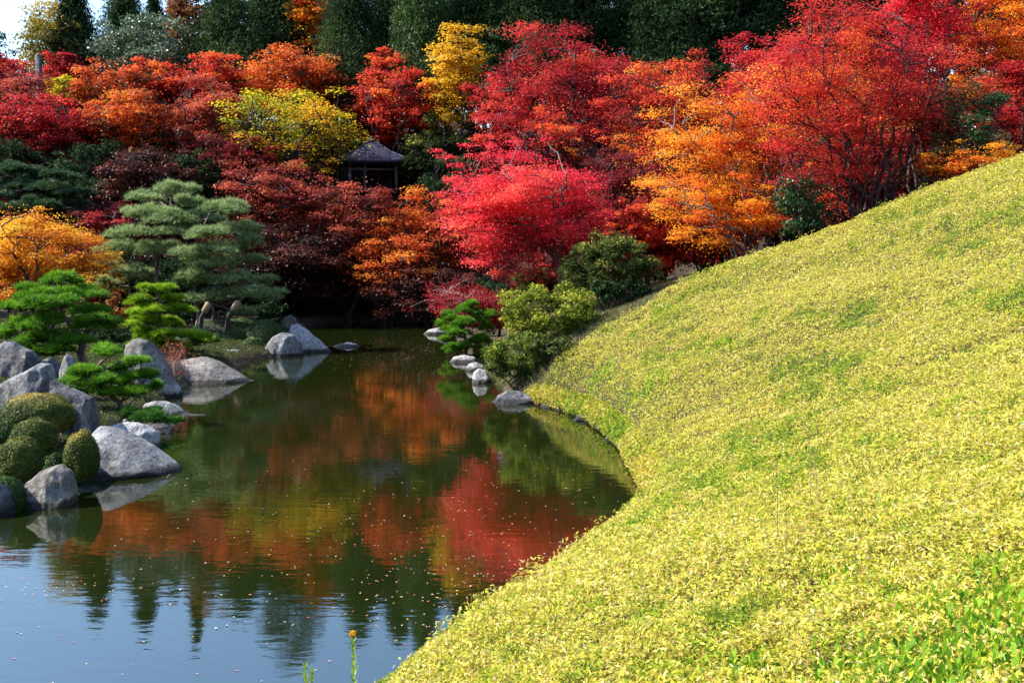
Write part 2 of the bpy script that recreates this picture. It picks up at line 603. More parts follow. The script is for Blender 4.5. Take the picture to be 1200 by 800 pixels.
def crown_clumps(rng, C, R, M, kind):
    if kind == 'cone':
        t = rng.random(M) ** 1.15
        a = rng.random(M) * 2 * PI
        rr = (1 - t) ** .8 * (.35 + .65 * rng.random(M)) + .02
        rr *= .8 + .4 * vn(np.stack([np.cos(a) * 2, np.sin(a) * 2, t * 4], 1), 1.3, 2)
        cc = np.stack([np.cos(a) * rr * R[0], np.sin(a) * rr * R[1], -R[2] + 2 * R[2] * t], 1) + C
        w = (.20 + .22 * (1 - t)) * R[0]
        cr = np.stack([w, w, w * 1.5], 1)
        return cc, cr
    d = rdir(rng, M)
    if kind == 'maple':
        d[:, 2] = d[:, 2] * .9 + .15
        d = unit(d)
    r = rng.uniform(.12, 1.0, M) ** .55
    lump = .62 + .62 * vn(d * 1.0, 1.9, int(rng.integers(1, 99)))
    cc = d * (r * lump)[:, None] * (R * .9) + C
    w = rng.uniform(.09, .25, M) * (R[0] * .55 + R[2] * .45)
    if kind == 'maple':
        cr = np.stack([w * 1.15, w * 1.15, w * .52], 1)
    elif kind == 'bush':
        cr = np.stack([w, w, w * .75], 1)
    else:
        cr = np.stack([w, w, w * .62], 1)
    return cc, cr


def limb_path(rng, a, b, n=6, wob=.08, rise=.25):
    a = np.asarray(a, float)
    b = np.asarray(b, float)
    t = np.linspace(0, 1, n)[:, None]
    L_ = np.linalg.norm(b - a)
    mid = a * .5 + b * .5 + np.array((0, 0, rise * L_)) * 0
    P_ = a * (1 - t) + b * t
    P_[:, 2] += (np.sin(t[:, 0] * PI) * rise * L_) * .35
    P_[1:-1] += rng.normal(0, wob * L_ / n * 1.6, (n - 2, 3))
    return P_


def woody(rng, base_r, C, R, cc, stems=1, sides=7, forked=.35, limbs=6, lean=0.0, twig=True):
    """trunk with limbs reaching the clumps; local coordinates, base at the origin"""
    G = Geo()
    top = C + np.array((0, 0, R[2] * .35))
    paths = []
    for s in range(stems):
        if stems == 1:
            fork = np.array((C[0] * forked + lean, C[1] * forked, max(.25, (C[2] - R[2] * .55))))
            P_ = limb_path(rng, (0, 0, -.15), fork, 6, .12, 0)
            G.tube(P_, np.linspace(base_r * 1.25, base_r * .8, 6), sides)
            st = fork
            r0 = base_r * .75
            k = limbs
        else:
            a = s / stems * 2 * PI + rng.random()
            st = np.array((math.cos(a) * base_r * 1.2, math.sin(a) * base_r * 1.2, -.15))
            r0 = base_r * .7
            k = max(1, limbs // stems)
        for q in range(k):
            a = (q / k if stems == 1 else (s + q / k * .8) / stems) * 2 * PI + rng.normal(0, .2)
            e = C + np.array((math.cos(a) * R[0] * .6, math.sin(a) * R[1] * .6, R[2] * rng.uniform(.0, .6)))
            P_ = limb_path(rng, st, e, 9, .16, .25)
            G.tube(P_, np.linspace(r0 if q == 0 or stems == 1 else r0 * .7, base_r * .16, 9), 6)
            paths.append(P_)
    allp = np.concatenate([p[2:] for p in paths])
    if twig:
        for c in cc:
            cand = allp[allp[:, 2] < c[2] + .1]
            if len(cand) == 0:
                cand = allp
            dd = ((cand - c) ** 2).sum(1)
            a = cand[int(np.argmin(dd))]
            P_ = limb_path(rng, a, c, 5, .14, .15)
            G.tube(P_, np.linspace(base_r * .24, base_r * .06 + .004, 5), 4)
    return G


TREES = []


def tree(name, label, rect, Y, style, cat="tree", group=None, kind='maple', stems=1, bx=None, base_r=None, leaf=None, dens=3.6, M=None, seed=1, barkm="bark_dark", gap=None, depth=.85, zg=None, twig=True, flatn=.6, limbs=6, px_leaf=2.1, extra=None, solid=False):
    rng = np.random.default_rng(seed * 7919 + 13)
    pl, pr, pt, pb = rect
    cx = (pl + pr) / 2
    wc = at(cx, (pt + pb) / 2, Y)
    xl, xr = at(pl, 0, Y)[0], at(pr, 0, Y)[0]
    zt, zb = at(cx, pt, Y)[2], at(cx, pb, Y)[2]
    R = np.array(((xr - xl) / 2, (xr - xl) / 2 * depth, (zt - zb) / 2))
    if kind == 'cone':
        R[1] = R[0]
    bxw = wc[0] if bx is None else at(bx, 0, Y)[0]
    z0 = gz(bxw, Y) if zg is None else zg
    if zb < z0 + .1:
        zb = z0 + .1
        R[2] = max((zt - zb) / 2, .3)
    base = np.array((bxw, Y, z0))
    C = np.array((wc[0], Y, (zt + zb) / 2)) - base
    area = PI * R[0] * R[2] * (PXM / Y) ** 2
    size = leaf or max(.06, px_leaf * Y / PXM)
    N_ = int(dens * area / ((size * PXM / Y) ** 2 * .4))
    N_ = min(max(N_, 1500), 60000)
    if M is None:
        M = int(np.clip(45 + R[0] * R[2] * 5, 55, 200))
    cc, cr = crown_clumps(rng, C, R, M, kind)
    if solid:      # a dense mound, leafy down to the ground
        d_ = rdir(rng, M)
        cc = C + d_ * (rng.uniform(.25, .92, M) ** .5 * (.86 + .28 * vn(d_, 2.2, seed)))[:, None] * R * .9
    if extra:
        ec = np.array([at(x_, y_, Y + rng.uniform(-.6, .6)) - base for x_, y_, r_ in extra])
        er = np.array([(r_ * Y / F * 1.25, r_ * Y / F, r_ * Y / F * .5) for x_, y_, r_ in extra])
        cc = np.concatenate([cc, ec])
        cr = np.concatenate([cr, er])
        M = len(cc)
    cc[:, 2] = np.maximum(cc[:, 2], .25)
    ct = np.clip(.44 + 1.0 * (vn(cc + base, .5, seed) - .5) + rng.normal(0, .17, M), 0, 1)
    root = empty(name, base, label, cat, group)
    if base_r is None:
        base_r = max(.06, R[0] * .03 + R[2] * .015)
    if kind == 'cone':
        G = Geo()
        H = C[2] + R[2]
        G.tube([(0, 0, -.2), (0, 0, H * .5), (0, 0, H * .97)], [base_r * 1.3, base_r * .8, .03], 7)
        for c in cc[::2]:
            G.tube([(0, 0, c[2] * .97), c * np.array((.5, .5, 1)), c], [base_r * .25, base_r * .15, .015], 4)
    else:
        G = woody(rng, base_r, C, R, cc, stems, limbs=limbs, twig=twig)
    G.build("trunk", MATS[barkm], root)
    if kind == 'cone':
        V, Q, T = clump_leaves(rng, cc, cr, ct, N_, size, .1, 1.2, 2.4, .5)
    elif kind == 'maple':
        V, Q, T = clump_leaves(rng, cc, cr, ct, N_, size, flatn, .2, 1.1, .5)
    else:
        V, Q, T = clump_leaves(rng, cc, cr, ct, N_, size, .35, .1, 1.3, .4)
    if kind == 'maple':       # loose leaves between the sprays
        n2 = int(N_ * .15)
        d = rdir(rng, n2)
        lump = .62 + .62 * vn(d, 1.9, seed)
        p = C + d * (rng.random(n2) ** .45 * lump * .9)[:, None] * R
        nr = unit(rdir(rng, n2) * .6 + np.array((0, 0, .6)))
        ax = rdir(rng, n2)
        ax = unit(ax - nr * (ax * nr).sum(1, keepdims=True))
        p[:, 2] = np.maximum(p[:, 2], .2)
        V2, Q2 = leaves(p, ax, nr, size * rng.uniform(.6, 1.1, n2), size * .7, .1)
        t2 = np.clip(.42 + 1.1 * (vn(p + base, .6, seed) - .5) + rng.normal(0, .2, n2), 0, 1)
        Q = np.concatenate([Q, Q2 + len(V)])
        V = np.concatenate([V, V2])
        T = np.concatenate([T, np.repeat(t2, 4)])
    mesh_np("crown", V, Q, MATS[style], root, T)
    return root


def pad_needles(rng, c, r, ntuft, nl, wid, up=.55, per=12):
    """one cloud-pruned pad of needle tufts"""
    d = rdir(rng, ntuft)
    d[:, 2] = np.abs(d[:, 2]) * .9 - .12
    q = rng.random(ntuft) ** .4
    lump = .78 + .45 * vn(d, 2.0, int(rng.integers(1, 999)))
    p = c + d * (q * lump)[:, None] * r
    n = ntuft * per
    P_ = np.repeat(p, per, 0)
    out = np.repeat(d * np.array((.7, .7, .3)), per, 0)
    ax = unit(rdir(rng, n) * .62 + out * .5 + np.array((0, 0, up)))
    nr = rdir(rng, n)
    side = unit(np.cross(ax, nr))
    Ln = nl * rng.uniform(.6, 1.15, n)[:, None]
    V = np.empty((n, 3, 3))
    V[:, 0] = P_ + side * wid / 2
    V[:, 1] = P_ - side * wid / 2
    V[:, 2] = P_ + ax * Ln
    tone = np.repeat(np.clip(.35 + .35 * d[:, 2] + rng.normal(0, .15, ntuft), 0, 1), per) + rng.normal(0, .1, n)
    return V.reshape(-1, 3), np.repeat(np.clip(tone, 0, 1), 3)


def pine(name, label, Y, base, trunks, pads, style, barkm="bark_pine", nl=.15, wid=.016, dens=1.0, seed=1, group=None, br=.1, zbase=None, per=12, branchm=None):
    """pads: (px, py, halfwidth px, halfheight px[, depth offset m]); trunks: lists of pixel points"""
    rng = np.random.default_rng(seed)
    b = at(base[0], base[1], Y)
    z0 = gz(b[0], Y) if zbase is None else zbase
    B = np.array((b[0], Y, z0))
    root = empty(name, B, label, "pine tree", group)
    G = Geo()
    tp = []
    for t in trunks:
        pts = [at(x, y, Y + (e[0] if e else 0)) for x, y, *e in t]
        if t is trunks[0]:
            pts[0] = B + np.array((0, 0, -.1))
        pts = np.array(pts) - B
        # densify
        k = np.linspace(0, len(pts) - 1, len(pts) * 4)
        pp = np.stack([np.interp(k, np.arange(len(pts)), pts[:, i]) for i in range(3)], 1)
        pp[1:-1] = (pp[:-2] + pp[1:-1] * 2 + pp[2:]) / 4
        pp[1:-1] += rng.normal(0, br * .18, (len(pp) - 2, 3))
        r0 = br if t is trunks[0] else br * .6
        G.tube(pp, np.linspace(r0, br * .22, len(pp)), 7)
        tp.append(pp[2:])
    allp = np.concatenate(tp)
    VV, TT = [], []
    for pd in pads:
        px, py, hw, hh = pd[:4]
        dy = pd[4] if len(pd) > 4 else rng.uniform(-1, 1) * .5
        c = at(px, py, Y + dy) - B
        w = hw * Y / F
        h = hh * Y / F
        r = np.array((w, w * .8, h * 1.25))
        c = c + np.array((0, 0, -h * .6))
        nt = int(dens * 150 * (w * w * .8 + w * h) / (nl * nl) * .045) + 40
        for q in range(5):
            o_ = np.array((rng.uniform(-.62, .62), rng.uniform(-.6, .6), rng.uniform(-.35, .55))) * r if q else np.zeros(3)
            V, T = pad_needles(rng, c + o_, r * rng.uniform(.34, .60) * np.array((1, 1, 1.25)), int(nt * .30), nl, wid, per=per)
            VV.append(V)
            TT.append(np.clip(T + rng.normal(0, .10), 0, 1))
        cand = allp[allp[:, 2] < c[2] + h]
        if len(cand) == 0:
            cand = allp
        a = cand[int(np.argmin(((cand - c) ** 2).sum(1)))]
        G.tube(limb_path(rng, a, c, 6, .15, .1), np.linspace(br * .4, br * .14, 6), 5)
        for q in range(6):
            e = c + rng.uniform(-.75, .75, 3) * r * np.array((1, 1, .5))
            G.tube(limb_path(rng, c * .8 + a * .2, e, 4, .15, .05), np.linspace(br * .16, .006, 4), 4)
    G.build("trunk", MATS[barkm], root)
    V = np.concatenate(VV)
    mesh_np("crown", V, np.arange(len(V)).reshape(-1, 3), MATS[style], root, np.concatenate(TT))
    return root


def dome(name, label, c, R, mat, size=.035, N=9000, seed=1, group=None, top=.0, cat="shrub", rough=.05, zcut=-.75, core=True):
    """clipped round shrub"""
    rng = np.random.default_rng(seed)
    R = np.array(R, float)
    c = np.array(c, float)
    root = empty(name, (c[0], c[1], c[2] - R[2] * .8), label, cat, group)
    off = np.array((0, 0, R[2] * .8))
    d = rdir(rng, N)
    d = d[d[:, 2] > zcut]
    n = len(d)
    lump = 1 + rough * 2.2 * (vn(d + seed, 2.2, seed) - .5) + rng.normal(0, .018, n) + .07 * (rng.random(n) < .03)
    p = d * lump[:, None] * R + off
    nr = unit(d + rdir(rng, n) * .8)
    ax = rdir(rng, n) + np.array((0, 0, .5))
    ax = unit(ax - nr * (ax * nr).sum(1, keepdims=True))
    V, Q = leaves(p, ax, nr, size * rng.uniform(.7, 1.4, n), size * .5, .1)
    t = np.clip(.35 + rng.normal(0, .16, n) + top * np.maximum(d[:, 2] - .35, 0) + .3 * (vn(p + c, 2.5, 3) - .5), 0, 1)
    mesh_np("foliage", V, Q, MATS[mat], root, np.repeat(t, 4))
    if core:
        th = np.linspace(0, PI, 14)
        G = Geo()
        pts = np.stack([0 * th, 0 * th, np.cos(th[::-1])], 1)
        rad = np.sin(th[::-1]) * .93 + 1e-3
        sides = 20
        an = np.arange(sides) / sides * 2 * PI
        Vv = np.stack([np.cos(an)[None] * rad[:, None] * R[0], np.sin(an)[None] * rad[:, None] * R[1], np.repeat(pts[:, 2:3] * R[2] * .93, sides, 1)], -1).reshape(-1, 3)
        Vv *= (1 + rough * 2.2 * (vn(unit(Vv / R) + seed, 2.2, seed) - .5))[:, None]
        i_ = np.arange(len(th) - 1)[:, None] * sides
        j_ = np.arange(sides)[None]
        j2 = (j_ + 1) % sides
        G.add(Vv + off, np.stack([i_ + j_, i_ + j2, i_ + sides + j2, i_ + sides + j_], -1).reshape(-1, 4))
        G.build("branches", MATS["bark_dark"], root)
    return root


def rock(name, label, prof, basepy, Y, depth, mat="rock_grey", seed=1, p=2.6, sink=.35, skew=0.0, rough=1.0, group=None, cat="rock", zb=None):
    """boulder whose ridge follows prof (pixel points at distance Y); real thickness `depth`"""
    prof = sorted(prof)
    w0 = np.array([at(x, y, Y) for x, y in prof])
    z0 = at(prof[0][0], basepy, Y)[2] if zb is None else zb
    cx = w0[:, 0].mean()
    n, sides = 84, 56
    rng = np.random.default_rng(seed * 31)
    xs = np.linspace(w0[0, 0], w0[-1, 0], n)
    zt = np.interp(xs, w0[:, 0], w0[:, 2]) - z0
    u = np.linspace(-1, 1, n)
    endr = (np.sqrt(np.clip(1 - np.abs(u) ** 5, 0, 1)) * .97 + .03) * (.12 + .88 * np.clip(zt / max(zt.max(), .05), 0, 1) ** .7)
    hh = np.maximum(zt, .02) * np.where(np.abs(u) > .985, .8, 1)
    an = np.arange(sides) / sides * 2 * PI
    ca, sa = np.cos(an), np.sin(an)
    e = 2 / p
    cy = np.sign(ca) * np.abs(ca) ** e
    cz = np.sign(sa) * np.abs(sa) ** e
    V = np.empty((n, sides, 3))
    V[:, :, 0] = xs[:, None] - cx
    V[:, :, 1] = cy[None] * (depth / 2 * endr)[:, None] + skew * np.maximum(cz[None], 0) * hh[:, None]
    V[:, :, 2] = np.where(cz[None] > 0, cz[None] * hh[:, None], cz[None] * sink * endr[:, None])
    V = V.reshape(-1, 3)
    S = max(xs[-1] - xs[0], .3)
    q = V + seed * 11.3
    a = rough * min(S, 2.0)
    # chiselled faces: ridged noise at two scales, displacing sideways mostly
    nrm = unit(V * np.array((1.2, 1.5, 1.0)))
    r1 = np.abs(vn(q, 2.2 / S, seed) - .5) * 2
    r2 = np.abs(vn(q, 5.5 / S, seed + 5) - .5) * 2
    r3 = vn(q, 14 / S, seed + 9) - .5
    taper_ = (.25 + .75 * np.repeat(np.clip(zt / max(zt.max(), .05), 0, 1), sides))
    r4 = np.abs(vn(q, 30 / S, seed + 3) - .5)
    disp = (.11 * (.5 - r1) + .08 * (.5 - r2) + .04 * r3 - .022 * r4) * a * taper_
    H_ = max(zt.max(), .1)
    sc3 = np.array((S / 2, depth / 2, H_))
    for k in range(int(22 * rough + 2)):
        nn_ = unit(rng.normal(size=(1, 3)) * np.array((.8, 1.0, .5)))[0]
        if k < 5 * rough:
            nn_ = unit(np.array([[rng.normal(0, .45), -1.0, rng.uniform(.1, .9)]]))[0]
        if abs(nn_[0]) > .5:
            continue
        U = V / sc3
        off_ = rng.uniform(.62, .9)
        if abs(nn_[2]) > .75:
            off_ = .95
        e_ = U @ nn_ - off_
        V = np.where(e_[:, None] > 0, (U - nn_ * (e_ * .93)[:, None]) * sc3, V)
    V = V + nrm * disp[:, None] * np.array((.6, .8, .6)) * .7
    i_ = np.arange(n - 1)[:, None] * sides
    j_ = np.arange(sides)[None]
    j2 = (j_ + 1) % sides
    Q = np.stack([i_ + j_, i_ + sides + j_, i_ + sides + j2, i_ + j2], -1).reshape(-1, 4)
    # end caps
    c0 = V[:sides].mean(0)
    c1 = V[-sides:].mean(0)
    V = np.concatenate([V, [c0, c1]])
    k0, k1 = len(V) - 2, len(V) - 1
    jj = np.arange(0, sides, 2)
    cap0 = np.stack([np.full(len(jj), k0), jj, (jj + 1) % sides, (jj + 2) % sides], 1)
    b_ = (n - 1) * sides
    cap1 = np.stack([np.full(len(jj), k1), b_ + (jj + 2) % sides, b_ + (jj + 1) % sides, b_ + jj], 1)
    o = mesh_np(name, V, np.concatenate([Q, cap0, cap1]), MATS[mat], smooth=False, loc=(cx, Y, z0))
    tag(o, label, cat, group)
    return o

# ------------------------------------------------------------------ the dwarf bamboo slope (uncountable ground cover)
def in_view(x, y, pad=2.5):
    return np.abs(x) < y * .53 + pad


def sasa():
    rng = np.random.default_rng(5)
    CH = []
    for y0, y1, rho in [(1.5, 4, 2800), (4, 6, 4800), (6, 8, 4200), (8, 11, 3300), (11, 15, 2500), (15, 20, 1900), (20, 26, 1400), (26, 33.0, 1200)]:
        x0, x1 = -6.0, y1 * .53 + 3
        n = int((x1 - x0) * (y1 - y0) * rho)
        x = rng.uniform(x0, x1, n)
        y = rng.uniform(y0, y1, n)
        k = in_view(x, y) & (np.hypot(x, y) > 1.6)
        x, y = x[k], y[k]
        s = sdist(x, y)
        k = (s > .03) & (s < 40)
        # ragged upper end of the bamboo where the maples begin
        k &= y < np.minimum(YC + .6, 28.0 + .58 * np.maximum(x, 0)) + 1.3 * (vn(np.stack([x, y * 0, x * 0], 1), .9, 4) - .4)
    
        CH.append((x[k], y[k], s[k]))
    x = np.concatenate([c[0] for c in CH]); y = np.concatenate([c[1] for c in CH]); s = np.concatenate([c[2] for c in CH])
    n = len(x)
    p = np.stack([x, y, 0 * x], 1)
    d = np.hypot(x, y)
    h0 = .16 + .10 * vn(p, 1.3, 1) + .14 * vn(p, 4.5, 2) + .05 * vn(p, 11, 6)
    h0 *= .55 + .45 * sm(s / .5)
    h = h0 * rng.random(n) ** .45
    # sprigs standing above the mat in loose tufts
    sp = (vn(p, 3.2, 41) > .66) & (rng.random(n) < .22)
    h = np.where(sp, h0 + rng.random(n) * .13, h)
    z = zf(x, y) + h
    ax = rdir(rng, n)
    ax[:, 2] = ax[:, 2] * .55 + .35
    ax = unit(ax)
    nr = unit(rdir(rng, n) * .75 + np.array((0, 0, .7)))
    nr = unit(nr - ax * (nr * ax).sum(1, keepdims=True))
    L = (.047 + .0007 * np.clip(d, 4, 34)) * rng.uniform(.65, 1.35, n)
    W = L * rng.uniform(.24, .38, n)
    c = np.stack([x, y, z], 1)
    off = np.minimum(s, .25)[:, None] * 0
    # leaves spilling over the bank edge down towards the water
    V, Q = leaves(c + off, ax, nr, L, W, .25)
    g1 = vn(p, .55, 21); g2 = vn(p, 1.9, 22); g3 = vn(p, 5.0, 23)
    green = np.clip((g1 * .34 + g2 * .34 + g3 * .32 - .53) * 6, 0, 1)
    green = np.maximum(green, sm((1.2 - s) / 1.6) * vn(p, 1.1, 9) * (y > 17))
    t = .56 + rng.normal(0, .165, n) + .10 * (g2 - .5)
    t = t * (1 - green * rng.uniform(.3, .95, n)) - .10 * (h < h0 * .5)
    # fresh dead-brown tips
    t = np.where(rng.random(n) < .05 + .05 * sm((.6 - s) / .6), rng.uniform(.94, 1, n), np.clip(t, 0, .93))
    o = mesh_np("dwarf_bamboo", V, Q, MATS["sasa"], None, np.repeat(t, 4))
    tag(o, "yellow dwarf bamboo covering the slope on the right of the pond", "ground cover", kind="stuff")


sasa()


def overhang():
    rng = np.random.default_rng(15)
    path = np.concatenate([POND[-3:], POND[:66]])
    seg = np.linalg.norm(np.diff(path, axis=0), axis=1)
    cum = np.concatenate([[0], np.cumsum(seg)])
    n = 60000
    q = rng.uniform(0, cum[-1], n)
    bx_ = np.interp(q, cum, path[:, 0]); by_ = np.interp(q, cum, path[:, 1])
    j = np.clip(np.searchsorted(cum, q) - 1, 0, len(seg) - 1)
    dr = np.diff(path, axis=0)[j] / seg[j][:, None]
    # land lies on the left of the path direction
    nl_ = np.stack([-dr[:, 1], dr[:, 0]], 1)
    t = rng.random(n)
    wob = .12 * (vn(np.stack([bx_, by_, 0 * bx_], 1), 2.2, 8) - .3)
    out = -.16 + .44 * t + wob
    x = bx_ + nl_[:, 0] * out; y = by_ + nl_[:, 1] * out
    z = .15 + .34 * t ** .8 + rng.uniform(-.10, .10, n) - .12 * (wob < -.02) 
    L = rng.uniform(.06, .12, n)
    ax = unit(rdir(rng, n) * .7 + np.stack([-nl_[:, 0] * .5, -nl_[:, 1] * .5, np.full(n, .25)], 1))
    nr = rdir(rng, n); nr = unit(nr - ax * (nr * ax).sum(1, keepdims=True))
    V, Q = leaves(np.stack([x, y, z], 1), ax, nr, L, L * .34, .2)
    gg = vn(np.stack([x, y, 0 * x], 1), .8, 77)
    tt = np.where(gg + rng.normal(0, .2, n) > .38, rng.uniform(0, .42, n), np.where(rng.random(n) < .3, rng.uniform(.93, 1.0, n), rng.uniform(.3, .75, n)))
    o = mesh_np("bank_vegetation", V, Q, MATS["sasa"], None, np.repeat(tt, 4))
    tag(o, "tangled bamboo leaves hanging over the water edge of the yellow slope", "ground cover", kind="stuff")


overhang()


def blades(name, label, cat, mat, pts, L, W, seed, lean=.5, tone=.5, hmax=0.0, broad=False):
    rng = np.random.default_rng(seed)
    n = len(pts)
    z = zf(pts[:, 0], pts[:, 1])
    c = np.stack([pts[:, 0], pts[:, 1], z], 1)
    ax = unit(rdir(rng, n) * lean + np.array((0, 0, 1.0)))
    nr = rdir(rng, n)
    nr = unit(nr - ax * (nr * ax).sum(1, keepdims=True))
    Ls = L * rng.uniform(.5, 1.3, n)
    c = c + ax * Ls[:, None] * .45
    c[:, 2] += rng.random(n) * hmax
    V, Q = leaves(c, ax, nr, Ls, W * rng.uniform(.7, 1.3, n), .2)
    t = np.clip(tone + rng.normal(0, .2, n), 0, 1)
    o = mesh_np(name, V, Q, MATS[mat], None, np.repeat(t, 4))
    tag(o, label, cat, kind="stuff")


def scatter(rng, x0, x1, y0, y1, n, f=None):
    x = rng.uniform(x0, x1, n)
    y = rng.uniform(y0, y1, n)
    s = sdist(x, y)
    k = s > .08
    if f is not None:
        k &= f(x, y, s)
    return np.stack([x[k], y[k]], 1)


rng = np.random.default_rng(77)
# dull grass beyond the crest, below the maples
blades("dry_grass", "dull shaded grass between the bamboo slope and the maples", "grass", "drygrass",
       scatter(rng, -1, 22, 26.0, 44, 240000, lambda x, y, s: (y > np.minimum(YC, 26.3 + .66 * np.maximum(x, 0))) & (s > .05) & ((x < 12) | (y < 34))), .20, .022, 3, .6, .5)
# moss and short grass on the left bank
blades("grass", "short mossy grass between the rocks on the left bank", "grass", "moss",
       scatter(rng, -24, -5.5, 14.5, 48, 330000, lambda x, y, s: (x < -5.5) & (x > -y * .62 - 1)), .10, .022, 4, .8, .42)


def weeds():
    """broad green weeds pushing through the bamboo near the camera"""
    rng = np.random.default_rng(9)
    VV, TT = [], []
    for px, py, sp, n, hh in [(1120, 830, .8, 330, .20), (1190, 790, .5, 150, .22), (1060, 840, .4, 120, .18), (885, 820, .14, 40, .18), (1150, 750, .3, 26, .22), (1095, 765, .3, 34, .22), (1000, 825, .3, 50, .16),
                              (760, 468, .7, 40, .22), (700, 455, .6, 36, .2), (778, 372, .5, 34, .2), (930, 560, .3, 10, .2), (1000, 625, .3, 12, .2),
                              (960, 715, .25, 14, .2), (1110, 560, .4, 14, .2), (850, 415, .5, 20, .2)]:
        c = hit(px, py)
        for q in range(n):
            x, y = c[0] + rng.normal(0, sp * .45), c[1] + rng.normal(0, sp * .45)
            z = gz(x, y)
            k = int(rng.integers(4, 9))
            H = hh * rng.uniform(.6, 1.3) + .08
            hs = np.linspace(.35, 1, k) * H
            a = rng.random() * 6 + np.arange(k) * 2.4
            el = .4 + .8 * np.linspace(0, 1, k)
            ax = np.stack([np.cos(a) * np.cos(el), np.sin(a) * np.cos(el), np.sin(el)], 1)
            Lf = rng.uniform(.045, .085) * (1 if c[1] < 12 else 1.5)
            cc = np.stack([x + 0 * hs, y + 0 * hs, z + hs], 1) + ax * Lf * .5
            nr = unit(np.cross(ax, np.cross(ax, np.array((0, 0, 1.)))) * -1 + rdir(rng, k) * .3)
            V, _ = leaves(cc, ax, nr, Lf, Lf * .45, .2)
            VV.append(V)
            TT.append(np.repeat(np.clip(.45 + rng.normal(0, .2, k), 0, 1), 4))
    V = np.concatenate(VV)
    o = mesh_np("weeds", V, np.arange(len(V)).reshape(-1, 4), MATS["weed"], None, np.concatenate(TT))
    tag(o, "fresh green weeds pushing up through the yellow bamboo", "weeds", kind="stuff")


weeds()

# floating leaves
rng = np.random.default_rng(12)
pts = []
for px, py, sx, sy, n in [(480, 415, 55, 14, 900), (450, 405, 60, 10, 300), (560, 620, 110, 40, 130), (360, 640, 140, 45, 120), (600, 680, 80, 35, 90), (700, 640, 30, 14, 60), (520, 745, 40, 14, 40), (230, 560, 20, 6, 14), (260, 690, 160, 50, 50), (200, 740, 160, 40, 40),
                          (640, 560, 60, 30, 50), (360, 470, 60, 12, 12), (500, 700, 60, 25, 70), (60, 690, 50, 8, 60)]:
    a = np.stack([rng.normal(px, sx, n), rng.normal(py, sy, n)], 1)
    a = a[(a[:, 1] > 385) & (a[:, 1] < 830)]
    pts += [wat(*q)[:2] for q in a]
pts = np.array(pts)
pts = pts[sdist(pts[:, 0], pts[:, 1]) < -.05]
n = len(pts)
c = np.stack([pts[:, 0], pts[:, 1], np.full(n, .006)], 1)
ax = rdir(rng, n); ax[:, 2] *= .04; ax = unit(ax)
nr = unit(np.array((0, 0, 1.)) + rdir(rng, n) * .10)
V, Q = leaves(c, ax, nr, rng.uniform(.02, .055, n), rng.uniform(.012, .03, n), .12)
V[:, 2] = np.maximum(V[:, 2], .004)
tag(mesh_np("floating_leaves", V, Q, MATS["floating"], None, np.repeat(rng.random(n), 4)), "fallen maple leaves drifting on the pond surface", "leaves", kind="stuff")

# dark earth bank under the bamboo edge
rng = np.random.default_rng(31)
for k, (px, py, w_) in enumerate([(650, 477, 34), (690, 493, 40), (722, 515, 30), (742, 545, 26)]):
    c = wat(px, py)
    prof = [(px - w_ / 2, py), (px - w_ / 4, py - 7), (px + w_ / 5, py - 8), (px + w_ / 2, py - 1)]
    rock("bank_stone", ["dark low stone at the water edge, where the yellow slope meets the grey boulder", "dark flat stone under the yellow bamboo, second from the far end of the bank",
                        "dark earthy stone under the bamboo overhang, third from the far end of the bank", "dark stone nearest the inner bend of the yellow bank"][k], prof, py + 2, c[1] + .1, .5, "rock_dark", 40 + k, zb=0.0)

# ------------------------------------------------------------------ rocks of the left bank
def R(label, prof, basepy, depth, mat="rock_grey", seed=1, Y=None, zb=0.0, **k):
    if Y is None:
        Y = wat(sum(p[0] for p in prof) / len(prof), basepy)[1] + depth * .42
    return rock("rock", label, prof, basepy, Y, depth, mat, seed, zb=zb, **k)


R("big pale wedge rock running into the water beside the round shrubs", [(98, 560), (103, 512), (112, 503), (125, 503), (150, 512), (175, 525), (195, 537), (212, 547)], 560, 2.6, "rock_grey", 3, Y=19.9, p=1.45, skew=.25, rough=.55)
R("white sunlit boulder behind the wedge rock", [(122, 512), (130, 500), (150, 496), (168, 499), (180, 506), (187, 521)], 523, 1.2, "rock_white", 8, Y=22.2, p=2.3)
R("grey rock below the front round shrubs at the water", [(26, 590), (34, 564), (50, 551), (68, 546), (80, 553), (85, 584)], 598, 1.0, "rock_warm", 11, Y=17.2, p=2.2)
R("dark rock cut by the left edge of the picture at the water", [(-25, 600), (-20, 570), (0, 566), (10, 580), (17, 606)], 612, 1.0, "rock_dark", 12, Y=16.6, p=3)
R("tall peaked grey rock behind the round shrubs", [(-12, 500), (-8, 458), (10, 445), (28, 437), (44, 428), (54, 429), (60, 445), (64, 500)], 500, 1.5, "rock_grey", 14, Y=22.4, zb=.2, p=3.2)
R("grey slab rock sloping down right of the peaked rock", [(58, 500), (62, 447), (75, 455), (95, 461), (108, 467), (113, 505)], 505, 1.2, "rock_dark", 15, Y=22.0, zb=.2, p=3.2)
R("narrow dark rock wedged between slab and wedge rock", [(82, 520), (86, 478), (95, 485), (104, 505), (106, 520)], 520, .7, "rock_grey", 16, Y=20.6, zb=.2, p=3)
R("flat bluish rock reaching into the water under the low pine", [(168, 492), (175, 470), (185, 467), (200, 473), (215, 483), (230, 488), (242, 492)], 494, 1.7, "rock_grey", 18, Y=26.6, p=1.6)
R("small pinkish flat stone just above the water", [(178, 506), (185, 502), (195, 499), (203, 498)], 508, .4, "rock_warm", 19, Y=24.0, p=2.4)
R("tall leaning grey rock behind the low pine", [(148, 420), (152, 402), (162, 398), (174, 400), (186, 412), (195, 430), (204, 447), (213, 458), (215, 470)], 472, 1.6, "rock_warm", 21, Y=30.0, p=2.6)
